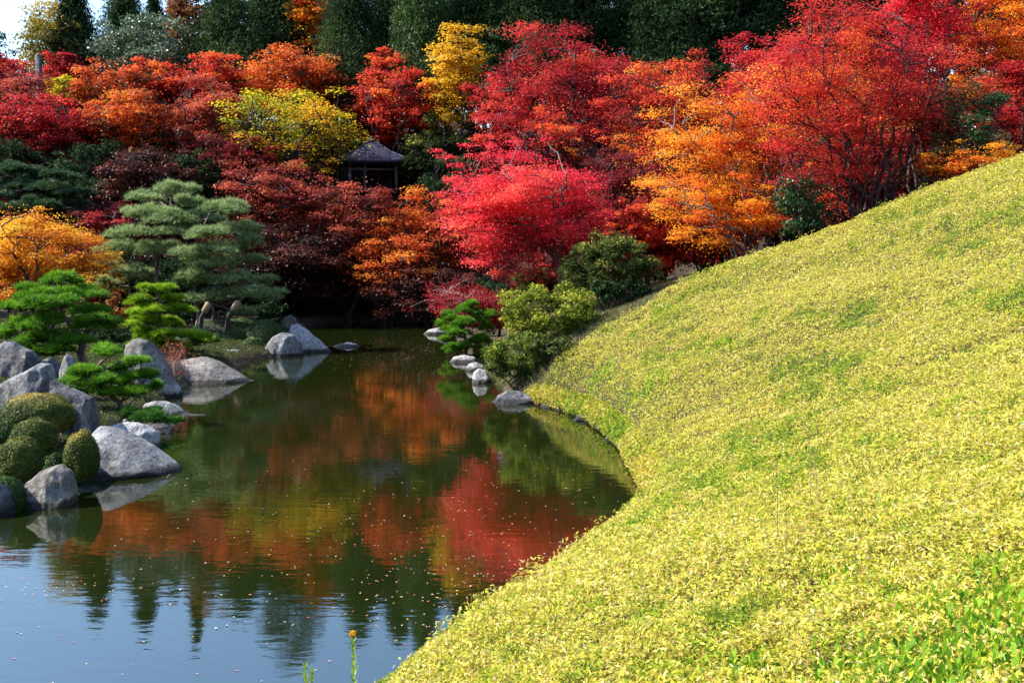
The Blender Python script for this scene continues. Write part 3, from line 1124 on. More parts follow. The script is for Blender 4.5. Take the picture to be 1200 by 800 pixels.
R("long sunlit rock tapering to a point in the water", [(198, 455), (203, 425), (212, 420), (235, 419), (255, 425), (275, 435), (290, 443), (299, 451)], 455, 2.6, "rock_warm", 22, Y=33.6, p=1.7, skew=.3, rough=.6)
R("small pale flat-topped stone beyond the long rock", [(243, 424), (247, 414), (262, 411), (280, 410), (286, 422)], 425, .9, "rock_grey", 23, Y=39.3, p=3.2)
R("round grey boulder in front of the tall slab", [(307, 420), (311, 408), (320, 396), (330, 391), (342, 393), (352, 402), (356, 416)], 421, 1.6, "rock_grey", 24, Y=41.5, p=2.5)
R("pale slanting slab with its tip in the far water", [(336, 395), (342, 380), (350, 380), (362, 388), (375, 399), (389, 412)], 414, 1.5, "rock_white", 25, Y=43.2, p=1.5)
R("small square-topped stone balanced at the top of the slab", [(331, 392), (333, 372), (340, 369), (347, 371), (349, 384)], 392, .55, "rock_warm", 26, Y=43.6, p=3.5, zb=.8)
R("low white stone alone in the far water", [(390, 406), (397, 403), (408, 401), (418, 403), (423, 406)], 406.5, .7, "rock_white", 27, p=2.2, rough=.3)
R("large dark rock behind the green pine, cut by the left edge", [(-30, 445), (-20, 410), (5, 403), (20, 401), (35, 408), (50, 440)], 445, 1.8, "rock_dark", 28, Y=29.5, zb=.3, p=3.2)
R("bluish upright stone behind the low pine pads", [(70, 440), (73, 418), (80, 416), (86, 420), (88, 442)], 442, .8, "rock_grey", 29, Y=29.0, zb=.3, p=3.4)
R("dark rock under the green pine between two bigger rocks", [(38, 442), (46, 424), (58, 420), (68, 428), (72, 444)], 444, 1.0, "rock_dark", 30, Y=29.8, zb=.3, p=3.2)
# right shore stones
R("white stone lying farthest along the right shore", [(496, 391), (503, 386), (512, 384), (524, 382), (530, 386)], 392, .8, "rock_white", 31, p=2.2, rough=.4)
R("long flat white stone below the bright green pine", [(527, 423), (532, 418), (543, 416), (556, 418), (560, 423)], 425, .9, "rock_white", 32, p=2.2, rough=.4)
R("small rounded white stone between two larger shore stones", [(545, 432), (550, 426), (558, 424), (566, 428), (568, 434)], 435, .7, "rock_white", 33, p=2.3, rough=.4)
R("pale round boulder tucked under the yellow-green shrub", [(553, 446), (555, 436), (561, 432), (569, 434), (577, 446)], 449, .8, "rock_white", 34, p=2.6, rough=.5)
R("bluish dark boulder at the foot of the yellow-green shrub", [(576, 472), (584, 464), (594, 459), (608, 459), (622, 464), (632, 473)], 474, 1.3, "rock_dark", 35, p=2.2, rough=.8)

# ------------------------------------------------------------------ clipped round shrubs
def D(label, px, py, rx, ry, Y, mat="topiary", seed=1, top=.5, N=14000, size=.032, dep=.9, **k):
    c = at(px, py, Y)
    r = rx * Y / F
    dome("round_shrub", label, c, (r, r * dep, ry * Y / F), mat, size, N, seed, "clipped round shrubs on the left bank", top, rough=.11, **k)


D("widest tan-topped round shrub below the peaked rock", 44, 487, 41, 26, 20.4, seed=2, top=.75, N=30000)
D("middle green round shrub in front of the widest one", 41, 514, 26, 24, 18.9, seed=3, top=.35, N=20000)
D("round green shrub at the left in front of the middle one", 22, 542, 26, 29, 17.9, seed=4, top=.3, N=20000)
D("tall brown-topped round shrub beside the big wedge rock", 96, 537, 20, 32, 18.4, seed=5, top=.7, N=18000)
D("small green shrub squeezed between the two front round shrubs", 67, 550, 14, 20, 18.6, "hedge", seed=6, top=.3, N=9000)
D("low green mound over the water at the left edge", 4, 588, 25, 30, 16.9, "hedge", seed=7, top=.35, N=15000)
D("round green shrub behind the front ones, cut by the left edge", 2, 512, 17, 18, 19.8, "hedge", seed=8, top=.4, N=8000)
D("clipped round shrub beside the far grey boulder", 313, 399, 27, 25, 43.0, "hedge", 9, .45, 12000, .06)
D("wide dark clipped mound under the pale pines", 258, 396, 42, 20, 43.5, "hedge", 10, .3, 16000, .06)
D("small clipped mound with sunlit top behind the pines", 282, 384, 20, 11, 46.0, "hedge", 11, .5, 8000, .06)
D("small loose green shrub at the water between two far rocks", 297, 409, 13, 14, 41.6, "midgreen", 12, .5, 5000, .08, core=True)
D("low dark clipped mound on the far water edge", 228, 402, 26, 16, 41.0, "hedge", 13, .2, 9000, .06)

LB = [("dark leafy bush filling the gap behind the low spreading pine", (76, 128, 445, 500), 26.5, "midgreen"),
      ("dark bush at the foot of the tall leaning rock", (120, 165, 448, 492), 27.5, "darkgreen"),
      ("low dark shrub behind the broad green pine at the left edge", (-20, 60, 385, 425), 37.0, "midgreen"),
      ("low dark shrub to the right behind the broad green pine", (95, 160, 385, 430), 38.0, "darkgreen"),
      ("leafy bush behind the long sunlit rock", (190, 250, 396, 432), 38.0, "midgreen"),
      ("sparse reddish bush beside the orange maple trunk", (105, 165, 340, 400), 44.5, "russet"),
      ("dark undergrowth right of the twin-trunk pine", (285, 345, 345, 388), 50.0, "darkgreen"),
      ("dark undergrowth between the two pale pines", (190, 245, 340, 395), 50.0, "darkgreen"),
      ("dark undergrowth behind the lime pine", (120, 190, 345, 400), 50.0, "darkgreen"),
      ("dark undergrowth behind the broad green pine, cut by the left edge", (-40, 60, 320, 395), 48.0, "darkgreen"),
      ("dark undergrowth below the orange maple", (40, 130, 320, 395), 49.0, "darkred")]
for i, (lab, rect, Y, st) in enumerate(LB):
    tree("bush", lab, rect, Y, st, "bush", "bushes on the left bank", 'bush', seed=700 + i, dens=4.5, M=50, twig=False)

# ------------------------------------------------------------------ pines of the left bank
pine("pine_tree", "broad bright green pine over the dark rock at the left edge", 33.0, (98, 418), [[(98, 418), (94, 400), (84, 385), (74, 368), (66, 350), (62, 330)], [(88, 392), (60, 388), (30, 384), (10, 380)], [(90, 395), (112, 380), (122, 365)]],
     [(62, 325, 36, 10), (50, 338, 34, 11, -.6), (92, 340, 34, 10, .4), (30, 356, 30, 11, -.6), (66, 352, 36, 11, -.9), (106, 358, 32, 11), (22, 374, 26, 12, -.5), (60, 372, 34, 11, -1), (100, 375, 32, 11, -.4), (125, 378, 20, 10),
      (12, 388, 20, 10), (45, 392, 28, 11, -.9), (80, 396, 28, 11, -1), (56, 410, 26, 10, -1.1), (38, 405, 18, 9, -1)], "needle_bright", nl=.21, wid=.024, dens=1.7, seed=3, br=.14)
pine("pine_tree", "small lime green layered pine in front of the pale pines", 37.0, (186, 412), [[(186, 412), (184, 390), (188, 370), (184, 345)], [(186, 395), (205, 392), (222, 392)]],
     [(178, 337, 26, 7), (166, 350, 20, 7, -.3), (204, 346, 16, 7), (176, 360, 26, 7, -.5), (208, 360, 18, 7), (172, 373, 26, 8, -.5), (205, 376, 22, 7), (165, 388, 22, 8, -.3), (194, 390, 26, 8, -.5), (222, 390, 22, 7), (178, 402, 22, 8, -.5), (212, 404, 24, 8, -.4), (236, 398, 16, 7, .3)],
     "needle_lime", nl=.19, wid=.024, dens=1.7, seed=4, br=.09)
pine("pine_tree", "low spreading green pine leaning over the leaning rock", 25.5, (146, 488), [[(146, 488), (138, 470), (124, 455), (108, 446), (120, 435), (138, 425)], [(124, 455), (98, 452), (80, 448)], [(108, 446), (112, 430), (134, 412)]],
     [(132, 409, 22, 8), (106, 430, 22, 8, -.3), (138, 430, 22, 8, .3), (158, 422, 18, 7), (82, 443, 24, 9, -.3), (112, 446, 26, 9, -.5), (150, 440, 26, 9, .2), (172, 438, 18, 8), (160, 456, 24, 9, -.2), (126, 458, 24, 8, -.3), (182, 450, 12, 8)],
     "needle_bright", nl=.17, wid=.019, dens=1.7, seed=5, br=.085)
pine("pine_tree", "prostrate green pine lying on the rocks above the water", 24.5, (150, 492), [[(150, 492), (160, 486), (175, 486), (195, 488)]],
     [(150, 482, 18, 9), (168, 486, 20, 9, -.2), (188, 489, 20, 9, -.2), (203, 492, 12, 7), (176, 478, 16, 7, .3)], "needle_green", nl=.13, wid=.016, dens=1.6, seed=6, br=.05)
pine("pine_tree", "tall pale grey-green pine with high crown above the lime pine", 45.0, (186, 392), [[(190, 392), (188, 360), (184, 330), (186, 290), (192, 262), (200, 240)], [(150, 392, .3), (152, 345, .3), (149, 300, .3), (150, 285, .3)], [(184, 300), (165, 285), (150, 275)]],
     [(200, 220, 36, 12), (178, 228, 32, 12, .8), (222, 232, 26, 11), (160, 246, 30, 12), (196, 248, 40, 13, -1), (148, 266, 28, 12), (182, 268, 40, 12, -.8), (216, 262, 26, 11), (132, 284, 26, 12), (164, 290, 34, 12, -.6), (126, 300, 20, 10), (196, 288, 32, 11), (140, 312, 24, 10, -.5), (170, 318, 28, 10, .5), (130, 328, 18, 9)],
     "needle_pale", nl=.25, wid=.026, dens=.75, seed=7, br=.14, barkm="bark_pine")
pine("pine_tree", "broad pale grey-green pine with twin trunks beside the clipped mounds", 44.0, (232, 394), [[(232, 394), (233, 370), (228, 340), (227, 305), (234, 275), (245, 252)], [(248, 390, -.3), (250, 360, -.3), (244, 325, -.2), (246, 295, 0), (262, 265, 0)], [(233, 350), (265, 335), (290, 320)], [(233, 365), (280, 352), (310, 340)]],
     [(252, 236, 34, 12), (236, 250, 26, 10, .8), (272, 244, 22, 11), (232, 268, 36, 12, -.8), (266, 266, 34, 12), (292, 262, 18, 10), (240, 286, 38, 12, -1), (282, 284, 30, 11), (222, 302, 26, 11), (262, 304, 36, 12, -.7), (296, 302, 24, 10), (276, 322, 34, 12, -.6), (306, 326, 20, 10), (240, 322, 30, 11, -.8), (288, 342, 36, 11, -.6), (318, 344, 18, 8), (258, 346, 26, 11), (232, 345, 20, 11, -.8), (280, 362, 26, 10, -.5), (222, 330, 20, 10)],
     "needle_pale", nl=.25, wid=.026, dens=.75, seed=8, br=.14)
pine("pine_tree", "dark layered pine on the shaded bank above the orange tree", 58.0, (40, 330), [[(40, 330), (42, 290), (48, 250), (58, 215)], [(44, 270), (20, 250), (0, 240)]],
     [(78, 205, 30, 8, -1), (50, 216, 34, 10), (20, 214, 34, 10, .5), (-5, 222, 30, 10), (80, 222, 34, 9, -.8), (30, 236, 40, 11, -.5), (-10, 245, 30, 12), (66, 240, 34, 10), (100, 236, 24, 9), (20, 196, 30, 9, 1), (-10, 200, 26, 9, 1)], "needle_dark", nl=.26, wid=.036, dens=1.0, seed=9, br=.16)
pine("pine_tree", "bright green cloud-pruned pine on the right shore beside the white stones", 41.5, (546, 412), [[(548, 412), (546, 398), (542, 380), (545, 360)], [(546, 395), (526, 390), (518, 386)]],
     [(546, 356, 17, 9), (530, 368, 15, 8), (558, 368, 16, 9), (544, 374, 18, 8, -.6), (522, 380, 12, 7), (566, 380, 13, 8), (540, 387, 18, 8, -.6), (524, 396, 12, 7), (558, 394, 18, 8), (534, 403, 12, 7, -.6), (546, 402, 16, 8, -.4), (572, 366, 9, 6), (526, 409, 9, 6, -.5)],
     "needle_bright", nl=.15, wid=.026, dens=2.0, seed=10, br=.09)

# straw wrapped props beside the pale pines
def prop(label, pts, Y, r):
    w_ = np.array([at(x, y, Y) for x, y in pts])
    w_[0, 2] = gz(w_[0, 0], Y) - .05
    b = w_[0].copy()
    root = empty("support_post", b, label, "support post")
    G = Geo(); G.tube(w_ - b, np.full(len(w_), r), 8); G.build("post", MATS["bark_dark"], root)
    G = Geo(); e = (w_[-1] - b); f_ = (w_[-2] - b)
    a = f_ + (e - f_) * .35
    G.tube([a, a + (e - a) * .1, a + (e - a) * .9, a + (e - a) * 1.05], [r * .8, r * 1.45, r * 1.5, r * .7], 10); G.build("straw_wrap", MATS["straw"], root)


prop("leaning dark post with straw-wrapped top under the twin-trunk pine", [(233, 385), (236, 372), (245, 355)], 42.4, .10)
prop("leaning dark post with straw-wrapped top above the sunlit clipped mound", [(263, 384), (268, 370), (280, 353)], 42.6, .10)
# crossed prop standing on the white boulder
w_ = at(148, 503, 22.3)
root = empty("branch_prop", w_, "small crossed dark wood prop with pale wrapped head on the white boulder", "prop")
G = Geo(); G.tube([(-.07, 0, -.1), (0, 0, .13), (.02, 0, .2)], [.028, .026, .022], 6); G.tube([(.10, .03, -.1), (.02, 0, .12), (-.03, 0, .2)], [.028, .026, .022], 6); G.build("leg", MATS["bark_dark"], root)
G = Geo(); G.tube([(0, 0, .14), (-.005, 0, .17), (-.01, 0, .22), (-.01, 0, .25)], [.02, .055, .05, .015], 9); G.build("head_wrap", MATS["rock_white"], root)

# ------------------------------------------------------------------ pavilion
def pavilion():
    Y = 68.5
    c = at(437, 224, Y)
    zfl = gz(c[0], Y)
    zfloor = max(zfl + .2, at(437, 222, Y)[2])
    zeave = at(437, 191, Y)[2]
    zapex = at(437, 166, Y)[2]
    root = empty("pavilion", (c[0], Y, zfloor), "open square garden pavilion with dark hipped roof among the red maples", "pavilion")
    root.rotation_euler = (0, 0, .16)
    hE, hA = zeave - zfloor, zapex - zfloor
    half = 2.3
    # roof with slightly curved slopes and real thickness
    n = 9
    V = []
    for k in range(n):
        t = k / (n - 1)
        r = half * (1 - t) + .22 * t
        z = hE + (hA - hE) * (t ** 1.12)
        V += [(-r, -r, z), (r, -r, z), (r, r, z), (-r, r, z)]
    m0 = len(V)
    V += [(-half, -half, hE - .12), (half, -half, hE - .12), (half, half, hE - .12), (-half, half, hE - .12)]
    Q = []
    for k in range(n - 1):
        for j in range(4):
            a, b = k * 4 + j, k * 4 + (j + 1) % 4
            Q.append((a, b, b + 4, a + 4))
    Q.append(tuple((n - 1) * 4 + j for j in range(4)))
    for j in range(4):
        Q.append((m0 + j, m0 + (j + 1) % 4, (j + 1) % 4, j))
    Q.append((m0 + 3, m0 + 2, m0 + 1, m0))
    rf = mesh_np("roof", V, Q, MATS["roof_tiles"], root)
    G = Geo(); G.box((0, 0, hA + .06), (.62, .62, .22), 0, .85); G.box((0, 0, hA + .25), (.42, .42, .18), 0, .6); G.build("finial", MATS["roof_tiles"], rf, smooth=False)
    G = Geo()
    for sx, sy in ((-1, -1), (1, -1), (1, 1), (-1, 1)):
        G.tube([(sx * .25, sy * .25, hA - .02), (sx * half * .5, sy * half * .5, hE + (hA - hE) * .46 + .03), (sx * (half + .05), sy * (half + .05), hE + .05)], [.07, .07, .08], 6)
    G.build("ridge", MATS["roof_tiles"], rf)
    q = 1.52
    for sx, sy in ((-1, -1), (1, -1), (1, 1), (-1, 1)):
        G = Geo(); G.box((sx * q, sy * q, (hE - .12) / 2 - .15), (.17, .17, hE + .18)); G.build("post", MATS["weathered_wood"], root, smooth=False)
    G = Geo(); G.box((-.55, -q, (hE - .12) / 2 - .15), (.12, .12, hE + .18)); G.build("post", MATS["weathered_wood"], root, smooth=False)
    for z_, nme, th in ((hE - .55, "beam", .12), (.75, "rail", .08)):
        for a, b, dx, dy in ((0, -q, 2 * q - .17, th), (0, q, 2 * q - .17, th), (-q, 0, th, 2 * q - .17), (q, 0, th, 2 * q - .17)):
            if nme == "rail" and b == -q:
                continue
            G = Geo(); G.box((a, b, z_), (dx, dy, th)); G.build(nme, MATS["weathered_wood"], root, smooth=False)
    G = Geo(); G.box((0, 0, -.12), (3.7, 3.7, .22)); G.box((0, .3, -.8), (3.2, 2.8, 1.2)); G.build("floor", MATS["bark_dark"], root, smooth=False)
    G = Geo(); G.box((0, 1.25, .42), (2.9, .42, .07)); G.box((-1.2, 1.25, .19), (.08, .36, .38)); G.box((1.2, 1.25, .19), (.08, .36, .38)); G.build("bench", MATS["weathered_wood"], root, smooth=False)
    G = Geo()
    for z_ in (.95, 1.2, 1.45):
        G.box((.6, q - .1, z_), (1.6, .04, .09))
    G.build("back_slats", MATS["weathered_wood"], root, smooth=False)


pavilion()

# stone pillar in front of the crimson maples
b = at(46, 93, 72.0)
z0 = gz(b[0], 72.0)
zt = at(46, 65, 72.0)[2]
G = Geo()
H = zt - z0
G.box((0, 0, H / 2 - .2), (.42, .38, H + .2), .2, .93)
G.tube([(0, 0, H - .12), (0, 0, H - .03), (0, 0, H + .08), (0, 0, H + .14)], [.23, .21, .14, .02], 12)
o = G.build("stone_pillar", MATS["rock_dark"], None, smooth=False, loc=(b[0], 72.0, z0))
tag(o, "grey upright stone pillar standing in front of the crimson maples", "pillar")

# ------------------------------------------------------------------ trees
FAR = "dark conifers along the ridge"
MB_ = "maples on the far hillside"
MR_ = "maples beyond the bamboo slope"
T = [
    # ridge
    ("broadleaf_tree", "dark rounded tree under the open sky in the top left corner", (-40, 32, 42, 115), 97, "darkgreen", "b", None),
    ("broadleaf_tree", "yellow and olive tree against the white sky", (20, 108, -6, 100), 94, "dullgold", "b", None),
    ("conifer_tree", "slim dark cypress right of the yellow and olive tree", (52, 124, -22, 120), 94, "darkgreen", "c", FAR),
    ("conifer_tree", "narrow dark conifer, second from the left on the ridge", (112, 182, -42, 105), 100, "darkgreen", "c", FAR),
    ("conifer_tree", "small pointed dark conifer behind the silvery green tree", (160, 205, -4, 90), 98, "darkgreen", "c", FAR),
    ("broadleaf_tree", "silvery green rounded tree above the red maples", (104, 236, 16, 115), 90, "greygreen", "b", None),
    ("broadleaf_tree", "thin brownish half-bare tree beside the large cedar", (192, 250, -40, 70), 94, "russet", "b", None),
    ("conifer_tree", "slender conifer tip rising behind the brown half-bare tree", (194, 224, -66, 60), 99, "darkgreen", "c", FAR),
    ("conifer_tree", "large broad cedar in the top left third of the picture", (216, 316, -14, 100), 92, "cedar", "c", FAR),
    ("broadleaf_tree", "very dark evergreen between the large cedar and the next one", (292, 368, -108, 100), 98, "darkgreen", "b", None),
    ("maple_tree", "orange maple top peeking between two dark conifers", (335, 395, -30, 45), 95, "orange", "m", None),
    ("conifer_tree", "dark conifer left of the lime-tinted cedar", (366, 455, -42, 115), 90, "cedar", "c", FAR),
    ("conifer_tree", "dark conifer rising behind the hillside reds", (420, 500, -52, 100), 96, "darkgreen", "c", FAR),
    ("conifer_tree", "lime-tinted cedar above the small red maple", (450, 530, -58, 105), 87, "midgreen", "c", FAR),
    ("conifer_tree", "mid green cedar directly behind the tall golden tree", (505, 600, -75, 100), 90, "cedar", "c", FAR),
    ("conifer_tree", "dark cedar behind the high scarlet maple", (575, 680, -90, 110), 88, "cedar", "c", FAR),
    ("broadleaf_tree", "dark evergreen top centre right above the scarlet maple", (655, 750, -140, 110), 90, "darkgreen", "b", None),
    ("conifer_tree", "dark conifer behind the red maples of the middle right", (730, 830, -140, 120), 86, "darkgreen", "c", FAR),
    ("broadleaf_tree", "dark evergreen standing left of the smoky red maple top", (800, 900, -140, 120), 84, "darkgreen", "b", None),
    ("conifer_tree", "dark conifer hidden behind the smoky red maple", (880, 990, -140, 120), 86, "darkgreen", "c", FAR),
    ("broadleaf_tree", "dark evergreen behind the reds at the upper right", (980, 1100, -140, 120), 88, "darkgreen", "b", None),
    # upper red band
    ("maple_tree", "deep crimson maple behind the stone pillar", (-40, 60, 60, 125), 88, "crimson", "m", MB_),
    ("maple_tree", "deep crimson maple right of the stone pillar", (50, 96, 56, 110), 87, "crimson", "m", MB_),
    ("maple_tree", "dull brown maple below the stone pillar", (-20, 78, 80, 135), 77, "brownred", "m", MB_),
    ("bush", "small yellow-green bush below the crimson maples", (52, 98, 86, 125), 77.5, "yellowgreen", "b", None),
    ("maple_tree", "orange-red maple beneath the silvery green tree", (82, 180, 68, 145), 80, "redorange", "m", MB_),
    ("maple_tree", "red maple topping the hillside left of the large cedar", (150, 226, 58, 130), 83, "red", "m", MB_),
    ("maple_tree", "red maple topping the hillside beneath the large cedar", (205, 292, 55, 135), 81, "red", "m", MB_),
    ("maple_tree", "rusty orange maple beneath the dark conifers", (280, 400, 46, 140), 82, "redorange", "m", MB_),
    ("maple_tree", "russet half-bare maple above the yellow tree", (340, 412, 60, 130), 85, "russet", "m", MB_),
    ("maple_tree", "dusky red maple wide across the left hillside", (-30, 130, 105, 180), 72, "crimson", "m", MB_),
    ("maple_tree", "orange-red maple in the middle of the left hillside", (90, 215, 100, 175), 73, "redorange", "m", MB_),
    ("maple_tree", "brick red maple left of the yellow tree", (195, 305, 90, 170), 74, "brownred", "m", MB_),
    ("maple_tree", "dark red maple beneath the yellow tree's left side", (235, 330, 150, 215), 66, "darkred", "m", MB_),
    ("maple_tree", "small red maple against the lime-tinted cedar", (428, 482, 48, 110), 83, "red", "m", MB_),
    ("maple_tree", "red maple above the pavilion", (405, 515, 82, 160), 79, "red", "m", MB_),
    ("maple_tree", "dark red maple directly behind the pavilion roof", (385, 480, 105, 200), 82, "darkred", "m", MB_),
    ("ginkgo_tree", "tall golden tree between the reds above the pavilion", (503, 568, 18, 150), 76, "gold", "m", None),
    ("maple_tree", "pinkish red maple right of the golden tree", (550, 620, 70, 170), 70, "crimson", "m", MB_),
    ("yellow_maple", "yellow and green maple overhanging the pavilion roof", (262, 418, 100, 190), 70, "yellowgreen", "m", None),
    ("bush", "olive bush right of the pavilion", (472, 560, 138, 200), 75, "olive", "b", None),
    ("bush", "dark bush in the shade right of the pavilion", (480, 575, 180, 250), 70, "darkgreen", "b", None),
    ("bush", "bushy olive growth behind the pavilion", (440, 530, 170, 230), 82, "olive", "b", None),
    # shaded middle band on the left
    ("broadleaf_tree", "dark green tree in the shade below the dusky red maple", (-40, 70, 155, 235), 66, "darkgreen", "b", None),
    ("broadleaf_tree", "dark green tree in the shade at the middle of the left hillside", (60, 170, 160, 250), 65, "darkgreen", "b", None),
    ("maple_tree", "dark maroon maple in the shade behind the pale pines", (110, 230, 165, 250), 62, "shaded_umber", "m", MB_),
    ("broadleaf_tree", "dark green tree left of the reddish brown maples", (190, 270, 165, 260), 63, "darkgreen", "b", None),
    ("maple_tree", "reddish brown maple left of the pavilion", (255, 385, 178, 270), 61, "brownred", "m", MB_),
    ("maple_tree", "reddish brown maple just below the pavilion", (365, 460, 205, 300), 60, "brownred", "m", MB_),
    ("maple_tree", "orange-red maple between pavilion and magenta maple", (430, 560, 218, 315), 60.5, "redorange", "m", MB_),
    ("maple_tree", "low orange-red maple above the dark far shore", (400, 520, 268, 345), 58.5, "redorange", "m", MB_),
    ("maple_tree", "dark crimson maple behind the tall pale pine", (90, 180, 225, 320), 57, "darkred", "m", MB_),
    ("maple_tree", "dark maple overhanging the far end of the pond", (350, 470, 290, 376), 61, "shaded_umber", "m", MB_),
    ("maple_tree", "shade-darkened brown maple overhanging the far shore centre", (440, 570, 300, 376), 57, "shaded_umber", "m", MB_),
    ("maple_tree", "shadowy dark brown maple below the reddish brown ones", (250, 400, 240, 345), 58, "shaded_umber", "m", MB_),
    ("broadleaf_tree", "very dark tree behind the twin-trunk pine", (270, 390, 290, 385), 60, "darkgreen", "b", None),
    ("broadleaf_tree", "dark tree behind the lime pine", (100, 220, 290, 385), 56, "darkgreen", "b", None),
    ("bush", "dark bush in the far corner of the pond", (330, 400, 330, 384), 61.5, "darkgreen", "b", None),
    ("bush", "dark bush behind the magenta maple at the far shore", (500, 610, 320, 385), 57, "darkgreen", "b", None),
    # left orange
    ("orange_maple", "bright orange and yellow maple at the left edge above the green pine", (-34, 122, 234, 350), 42, "amber", "m", None),
    ("orange_maple", "small golden-orange maple beside the tall pale pine trunk", (95, 150, 295, 345), 47.5, "gold", "m", None),
]
for i, (nme, lab, rect, Y, st, kd, grp) in enumerate(T):
    if Y > 60:
        Y = 60 + (Y - 60) * .5
    if kd != 'c':
        w_, h_ = rect[1] - rect[0], rect[3] - rect[2]
        rect = (rect[0] - w_ * .13, rect[1] + w_ * .13, rect[2] - h_ * .03, rect[3] + h_ * .25)
    else:
        w_ = rect[1] - rect[0]
        rect = (rect[0] - w_ * .12, rect[1] + w_ * .12, rect[2], rect[3] + 25)
    kind = {'b': 'bush', 'c': 'cone', 'm': 'maple'}[kd]
    tree(nme, lab, rect, Y, st, "bush" if nme == "bush" else "tree", grp, kind, seed=100 + i, extra=[(262, 160, 12), (272, 152, 11), (285, 163, 12), (300, 170, 12), (318, 176, 11), (415, 168, 10), (400, 178, 12), (330, 112, 12), (395, 108, 12)] if nme == "yellow_maple" else None, dens=(2.0 if nme == 'yellow_maple' else 3.1) if kd != 'c' else 6.2, M=380 if kd == 'c' else None,
         stems=1 if kd == 'c' else (3 if i % 3 else 1), barkm="bark_dark", px_leaf=2.3 if kd != 'c' else 1.9, base_r=None, twig=Y < 72)

for k, px in enumerate(range(330, 1230, 62)):
    tree("evergreen_tree", "dark evergreen closing the gaps behind the conifers of the ridge", (px - 52, px + 52, -34 - 50 * (k > 3), 120), 84, "darkgreen", "tree", "evergreens behind the ridge conifers", 'bush', seed=950 + k, dens=5.5, M=110, leaf=.24, twig=False, base_r=.2)

TR = [
    ("bush", "dark leafy bush in the shade between the magenta and high scarlet maples", (570, 700, 150, 230), 47, "shaded_umber", dict(kind="bush", cat="bush", dens=4.0)),
    ("maple_tree", "high scarlet maple in the upper centre of the picture", (560, 765, 24, 180), 54, "crimson", dict(stems=4, limbs=8)),
    ("maple_tree", "coral red maple between the scarlet and smoky red maples", (690, 860, 55, 215), 50, "red", dict(stems=3)),
    ("maple_tree", "deep red shaded maple behind the magenta one", (660, 800, 165, 290), 43, "darkred", dict(stems=3)),
    ("maple_tree", "scarlet and coral maple left of the orange maple", (600, 700, 120, 220), 48, "red", dict(stems=3)),
    ("maple_tree", "vivid magenta-red maple leaning over the pond", (500, 742, 160, 345), 38, "magenta", dict(bx=672, extra=[(512, 178, 9), (524, 186, 11), (538, 196, 12), (530, 212, 12), (520, 228, 11), (548, 172, 10), (560, 184, 13), (575, 172, 10), (545, 215, 14), (522, 250, 12), (530, 268, 13), (548, 290, 14), (565, 310, 14), (590, 322, 14), (556, 240, 14), (606, 168, 12), (640, 164, 12)], stems=1, limbs=9, base_r=.13, dens=4.4, M=190, barkm="bark_maple")),
    ("maple_tree", "tall orange-yellow maple on the crest of the slope", (740, 945, 76, 285), 39, "orange", dict(bx=880, stems=4, limbs=10, base_r=.13, dens=2.5, M=150, barkm="bark_maple")),
    ("maple_tree", "low golden-orange maple spray above the crest", (745, 940, 190, 315), 37, "orange", dict(bx=905, stems=3, limbs=6, base_r=.09, dens=2.8, barkm="bark_maple")),
    ("maple_tree", "smoky red maple filling the upper right behind the dark stems", (840, 1000, 20, 190), 44, "crimson", dict(stems=3, limbs=8)),
    ("maple_tree", "large scarlet-orange maple with many dark stems fanning from the crest", (860, 1165, -14, 245), 35.5, "scarlet", dict(bx=1035, stems=7, limbs=14, base_r=.11, dens=2.6, M=220, depth=.7)),
    ("maple_tree", "pinkish crimson maple top at the upper right", (1030, 1150, -60, 100), 40, "magenta", dict(stems=3)),
    ("maple_tree", "orange maple cut by the top right corner", (1110, 1290, -60, 130), 41, "orange", dict(stems=3, limbs=8)),
    ("maple_tree", "scarlet maple at the right edge above the green camellia", (1120, 1270, 50, 190), 39, "crimson", dict(bx=1200, stems=4)),
    ("camellia_tree", "glossy green camellia between the red maples at the right", (1092, 1190, 84, 215), 34.3, "camellia", dict(kind='bush', dens=2.4)),
    ("maple_tree", "low golden-orange maple at the foot of the camellia", (1075, 1215, 160, 240), 33.6, "orange", dict(stems=3, dens=2.4)),
    ("maple_tree", "low orange-red maple right of the dark stems", (1065, 1140, 110, 225), 35.8, "redorange", dict(stems=3)),
    ("maple_tree", "low red maple behind the dark stems", (930, 1080, 150, 245), 42, "red", dict(stems=3, dens=3)),
    ("maple_tree", "low crimson maple behind the golden-orange spray", (790, 930, 200, 290), 45, "crimson", dict(stems=3)),
    ("maple_tree", "coral red sapling left of the small bare trunks", (700, 800, 225, 325), 41, "red", dict(bx=745, stems=2, dens=2.6)),
    ("maple_tree", "small rosy maple above the shaded grass", (780, 870, 230, 300), 43, "crimson", dict(stems=2, dens=2.4)),
    ("maple_tree", "red maple filling the right background behind the camellia", (1060, 1250, 100, 240), 46, "crimson", dict(stems=3)),
    ("holly_bush", "dark green holly under the orange maple", (905, 968, 190, 275), 35.2, "camellia", dict(kind='bush', dens=2.2, cat="bush")),
    ("bush", "dark green bush at the feet of the many-stemmed maple", (1060, 1130, 185, 235), 37.5, "camellia", dict(kind='bush', dens=2.2, cat="bush")),
    ("bush", "bushy brown-olive undergrowth below the magenta maple", (590, 680, 300, 372), 40, "olive", dict(kind='bush', dens=4, cat="bush")),
    ("bush", "dark undergrowth below the coral red maples", (690, 860, 235, 320), 50, "brownred", dict(kind='bush', dens=3.5, cat="bush")),
    ("bush", "dark undergrowth behind the holly and dark stems", (860, 1120, 170, 275), 50, "darkgreen", dict(kind='bush', dens=3.0, cat="bush")),
]
